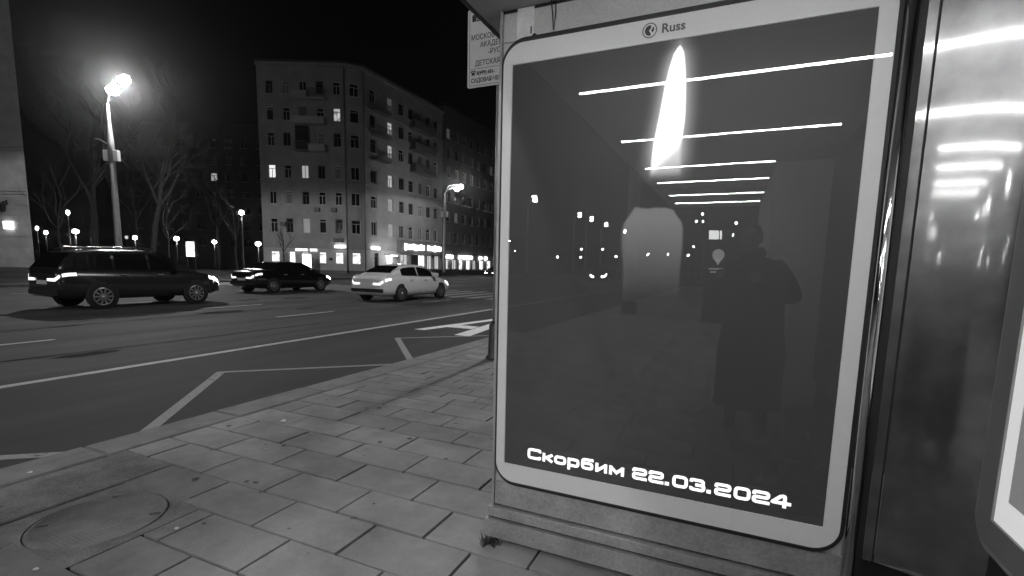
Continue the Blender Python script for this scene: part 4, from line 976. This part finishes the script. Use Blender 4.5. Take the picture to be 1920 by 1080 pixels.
c5 = car((-12.6, -47), R(90), SUV, 'car_dark', 'oncoming car with dazzling headlights mirrored in the poster glass', head='head_lit')
c6 = car((-16.5, -62), R(90), SEDAN, 'car_black', 'smaller oncoming car mirrored faintly in the poster glass', head='park_lit')

tt = thing('information_totem', 'grey information totem with white map pin mirrored in the poster glass', 'totem', (-.42, -9.8, .12))
MB().bbox(-.30, .30, -.10, .10, 0, 2.45, .03).build('case', 'dark_metal', tt)
pn = MB(); yt = .104
pn.face([(.15*math.cos(2*math.pi*k/20), yt, 1.78+.15*math.sin(2*math.pi*k/20)) for k in range(20)]); pn.build('map_pin', 'shop_lit', tt)
MB().face([(-.09, yt, 1.66), (.09, yt, 1.66), (0, yt, 1.52)]).build('pin_point', 'shop_lit', tt)
MB().box(-.2, .2, yt-.003, yt, 1.40, 1.44).box(-.18, .18, yt-.003, yt, 1.32, 1.36).build('printed_line', 'shop_lit', tt)
MB().box(-.26, -.02, yt-.003, yt, 2.18, 2.40).box(.0, .05, yt-.003, yt, 2.18, 2.40).build('lit_board', 'sign_lit', tt)
for k, (x, y, z) in enumerate(((-34.5, -70.8, 5.6), (-33.5, -70.8, 4.0), (-26.0, -70.8, 3.1), (-22.1, -70.8, 3.1), (-22.1, -70.8, 4.3), (-18.7, -70.8, 4.3), (-16.6, -70.8, 3.3), (-11.9, -70.8, 3.6), (-9.0, -70.8, 3.7), (-6.3, -70.8, 3.6), (-5.6, -70.8, 4.8), (-5.5, -70.8, 8.3), (-4.7, -70.8, 9.3), (-4.6, -70.8, 8.3), (-0.3, -70.8, 8.0), (-0.6, -70.8, 6.4))):
    t = tag(thing('distant_lamp', 'tiny distant street light mirrored in the poster glass', 'lamp', (x, y, 0), 0), group='tiny distant lights mirrored in the poster glass')
    MB().tube([(0, 0, 0), (0, 0, max(.5, z-.2))], .06, 6).build('post', 'dark_metal', t); MB().lathe([(.05, -.13), (.14, -.05), (.14, .05), (.03, .13)], 10).build('globe', 'lamp_lit', t, (0, 0, z))
# ------------------------------------------------------------------ litter and weeds
def litter(x, y, s, seed, label):
    rg = random.Random(seed); bm = bmesh.new(); bmesh.ops.create_icosphere(bm, subdivisions=2, radius=s)
    for v in bm.verts: v.co *= rg.uniform(.6, 1.15); v.co.z *= .4
    me = bpy.data.meshes.new('paper_scrap'); bm.to_mesh(me); bm.free(); me.materials.append(MATS['paper'])
    tag(link('paper_scrap', me, None, (x, y, .12+s*.35)), label, 'litter', 'scraps of litter on the footway')
litter(-3.46, 2.93, .026, 1, 'crumpled white scrap lying on the slabs, largest and farthest'); litter(-2.52, 1.46, .012, 2, 'small white scrap beside the manhole cover')
litter(-4.00, 1.46, .016, 3, 'small pale scrap on the kerb at the left'); litter(-2.72, .98, .012, 4, 'small white scrap at the lower left corner')
litter(-3.05, 2.42, .008, 5, 'tiny pale scrap in the middle of the slabs')
wd = MB(); rg = random.Random(9)
for k in range(90):
    a = rg.uniform(0, 6.28); r_ = rg.uniform(0, .05); x, y = -1.02+r_*math.cos(a), 2.06+r_*math.sin(a); l_ = rg.uniform(.02, .06); e = rg.uniform(0, 6.28); dx, dy = math.cos(e)*.004, math.sin(e)*.004; bx_, by_ = rg.uniform(-.025, .025), rg.uniform(-.025, .025)
    wd.face([(x-dx, y-dy, .118), (x+dx, y+dy, .118), (x+bx_, y+by_, .118+l_)])
tag(wd.build('weeds', 'leaf'), 'tuft of dark weeds at the foot of the shelter post', 'weeds', kind='stuff')

# ------------------------------------------------------------------ the photographer, seen as a dark shape in the poster glass
def skin(name, verts, edges, radii, m, parent, root=0, sub=2):
    me = bpy.data.meshes.new(name); me.from_pydata(verts, edges, []); o = bpy.data.objects.new(name, me); col.objects.link(o)
    md = o.modifiers.new('s', 'SKIN'); sv = me.skin_vertices[0].data
    for i, r_ in enumerate(radii): sv[i].radius = (r_ if isinstance(r_, tuple) else (r_, r_)); sv[i].use_root = (i == root)
    md.branch_smoothing = .6; md.use_smooth_shade = True
    s_ = o.modifiers.new('u', 'SUBSURF'); s_.levels = sub; s_.render_levels = sub
    bpy.context.view_layer.update(); dg = bpy.context.evaluated_depsgraph_get(); me2 = bpy.data.meshes.new_from_object(o.evaluated_get(dg)); me2.name = name
    bpy.data.objects.remove(o); me2.materials.clear(); me2.materials.append(MATS[m])
    for p in me2.polygons: p.use_smooth = True
    return link(name, me2, parent)
pr = thing('person', 'person in dark coat and backpack holding a phone, mirrored in poster glass', 'person', (.17, -.46, .12))
Hh = 1.74
V = [(0, 0, .95), (0, .0, 1.18), (0, -.01, 1.40), (-.03, .03, 1.50), (-.06, .07, 1.56),            # pelvis..neck
     (-.10, 0, .90), (-.11, .02, .50), (-.12, -.02, .09), (-.12, .13, .04),                        # left leg
     (.10, 0, .90), (.11, .03, .50), (.12, 0, .09), (.13, .15, .04),                               # right leg
     (-.20, 0, 1.38), (-.31, .10, 1.17), (-.27, .34, 1.33),                                        # left arm
     (.20, 0, 1.38), (.30, .08, 1.15), (-.02, .36, 1.30)]                                          # right arm
Ed = [(0, 1), (1, 2), (2, 3), (3, 4), (0, 5), (5, 6), (6, 7), (7, 8), (0, 9), (9, 10), (10, 11), (11, 12), (2, 13), (13, 14), (14, 15), (2, 16), (16, 17), (17, 18)]
Rd = [(.19, .14), (.18, .135), (.17, .12), (.08, .08), (.062, .062), .11, .075, .05, .045, .11, .075, .05, .045, .085, .062, .045, .085, .062, .045]
skin('body', V, Ed, Rd, 'cloth', pr)
MB().loft([[(math.cos(2*math.pi*k/20)*a, math.sin(2*math.pi*k/20)*b, z) for k in range(20)] for a, b, z in ((.27, .21, .22), (.265, .19, .7), (.235, .175, 1.0), (.225, .165, 1.2), (.215, .15, 1.34), (.15, .11, 1.44))]).build('coat', 'cloth', pr)
hd = bmesh.new(); bmesh.ops.create_uvsphere(hd, u_segments=24, v_segments=18, radius=1)
for v in hd.verts:
    x, y, z = v.co; q = 1-.18*max(0, -z); v.co = (x*.078*q, y*.098*(1-.1*max(0, -z)), z*.118)
    if y > .85 and abs(x) < .22 and -.35 < z < .1: v.co.y += .018*(1-abs(x)/.22)      # nose
    if y > .7 and .0 < z < .25 and .15 < abs(x) < .5: v.co.y -= .008                   # eye sockets
    if y > .8 and -.55 < z < -.4 and abs(x) < .3: v.co.y -= .004                       # mouth line
me = bpy.data.meshes.new('head'); hd.to_mesh(me); hd.free(); me.materials.append(MATS['skin'])
for p in me.polygons: p.use_smooth = True
h_o = link('head', me, pr, (-.07, .10, 1.645)); h_o.rotation_euler = (R(-8), 0, R(14))
hb = bmesh.new(); bmesh.ops.create_uvsphere(hb, u_segments=20, v_segments=14, radius=1)
for v in hb.verts: x, y, z = v.co; v.co = (x*.088, y*.105-.012, max(z, -.35 if y < .1 else .25)*.128)
me = bpy.data.meshes.new('hair'); hb.to_mesh(me); hb.free(); me.materials.append(MATS['hair']); link('hair', me, h_o, (0, -.006, .006))
for s in (-1, 1): MB().lathe([(.002, -.008), (.022, -.004), (.026, .004), (.012, .01)], 10, (s*.079, -.01, -.01), 'x').build('ear', 'skin', h_o)
for s in (-1, 1): MB().lathe([(.001, -.006), (.011, 0), (.001, .006)], 10, (s*.03, .086, .012), 'y').build('eye', 'ink', h_o)
def hand(c, side, tilt):
    """palm and five fingers closed on the end of the phone"""
    c = Vector(c); vs = [c, c+Vector((side*-.02, .03, .02)), c+Vector((side*-.03, .06, .03))]
    ed = [(0, 1), (1, 2)]; rd = [(.026, .02), (.032, .018), (.03, .015)]
    for k in range(4):
        b = len(vs); o_ = Vector((side*-.028, .062, .05-k*.019)); ln = [.030, .034, .032, .026][k]
        vs += [c+o_, c+o_+Vector((side*.012, ln*.8, .002)), c+o_+Vector((side*.030, ln, 0)), c+o_+Vector((side*.046, ln*.75, 0))]; ed += [(2, b), (b, b+1), (b+1, b+2), (b+2, b+3)]; rd += [.0085, .0085, .008, .007]
    b = len(vs); vs += [c+Vector((side*-.005, .035, .03)), c+Vector((side*.018, .048, .042)), c+Vector((side*.04, .052, .046))]; ed += [(1, b), (b, b+1), (b+1, b+2)]; rd += [.011, .010, .008]
    return skin('hand', [tuple(v) for v in vs], ed, rd, 'skin', pr, 0, 1)
hand((-.262, .36, 1.335), 1, 0); hand((-.03, .38, 1.31), -1, 0)
ph_ = thing('mobile_phone', 'dark mobile phone held up by the mirrored person', 'phone', tuple(Vector((0, 0, CAMZ))-fw*.016), 0)
MB().bbox(-.078, .078, -.004, .004, -.037, .037, .003).build('phone_body', 'black', ph_)
MB().face([(-.072, -.0046, -.033), (.072, -.0046, -.033), (.072, -.0046, .033), (-.072, -.0046, .033)]).build('screen', 'car_glass', ph_)
ph_.rotation_euler = M.to_euler(); ph_.rotation_euler = (M.to_3x3() @ Matrix.Rotation(R(-90), 3, 'X')).to_euler()
MB().bbox(-.19, .19, -.17, .0, 0, .50, .05).build('backpack', 'cloth', pr, (.05, -.14, .98))

# ------------------------------------------------------------------ added haze volume, imitates lens glow round the lamps
hz = MB().box(-410, 410, -410, 410, -1.3, 33).build('haze', 'black'); hz.data.materials.clear()
hm = bpy.data.materials.new('glow_haze'); hm.use_nodes = True; N = hm.node_tree.nodes; N.remove(N['Principled BSDF'])
hv = N.new('ShaderNodeVolumePrincipled'); hv.inputs['Color'].default_value = (.9, .9, .9, 1); hv.inputs['Density'].default_value = 0.00042; hv.inputs['Anisotropy'].default_value = 0.94; hv.inputs['Density Attribute'].default_value = ''
hm.cycles.homogeneous_volume = True; sc.cycles.volume_bounces = 0
hm.node_tree.links.new(hv.outputs[0], N['Material Output'].inputs['Volume']); hz.data.materials.append(hm); tag(hz, 'thin added haze imitating lens glow round the street lamps', 'haze', kind='stuff')

for k in ('letter_lit', 'shop_dim', 'shop_lit', 'shop_room', 'shop_room_dim', 'flat_room', 'room_lit', 'room_dim', 'room_bright', 'tail_lit', 'number_lit', 'box_grey', 'poster_print', 'border_white', 'head_glow'):
    MATS[k].cycles.emission_sampling = 'NONE'       # too dim to be worth sampling as lamps; they still shine
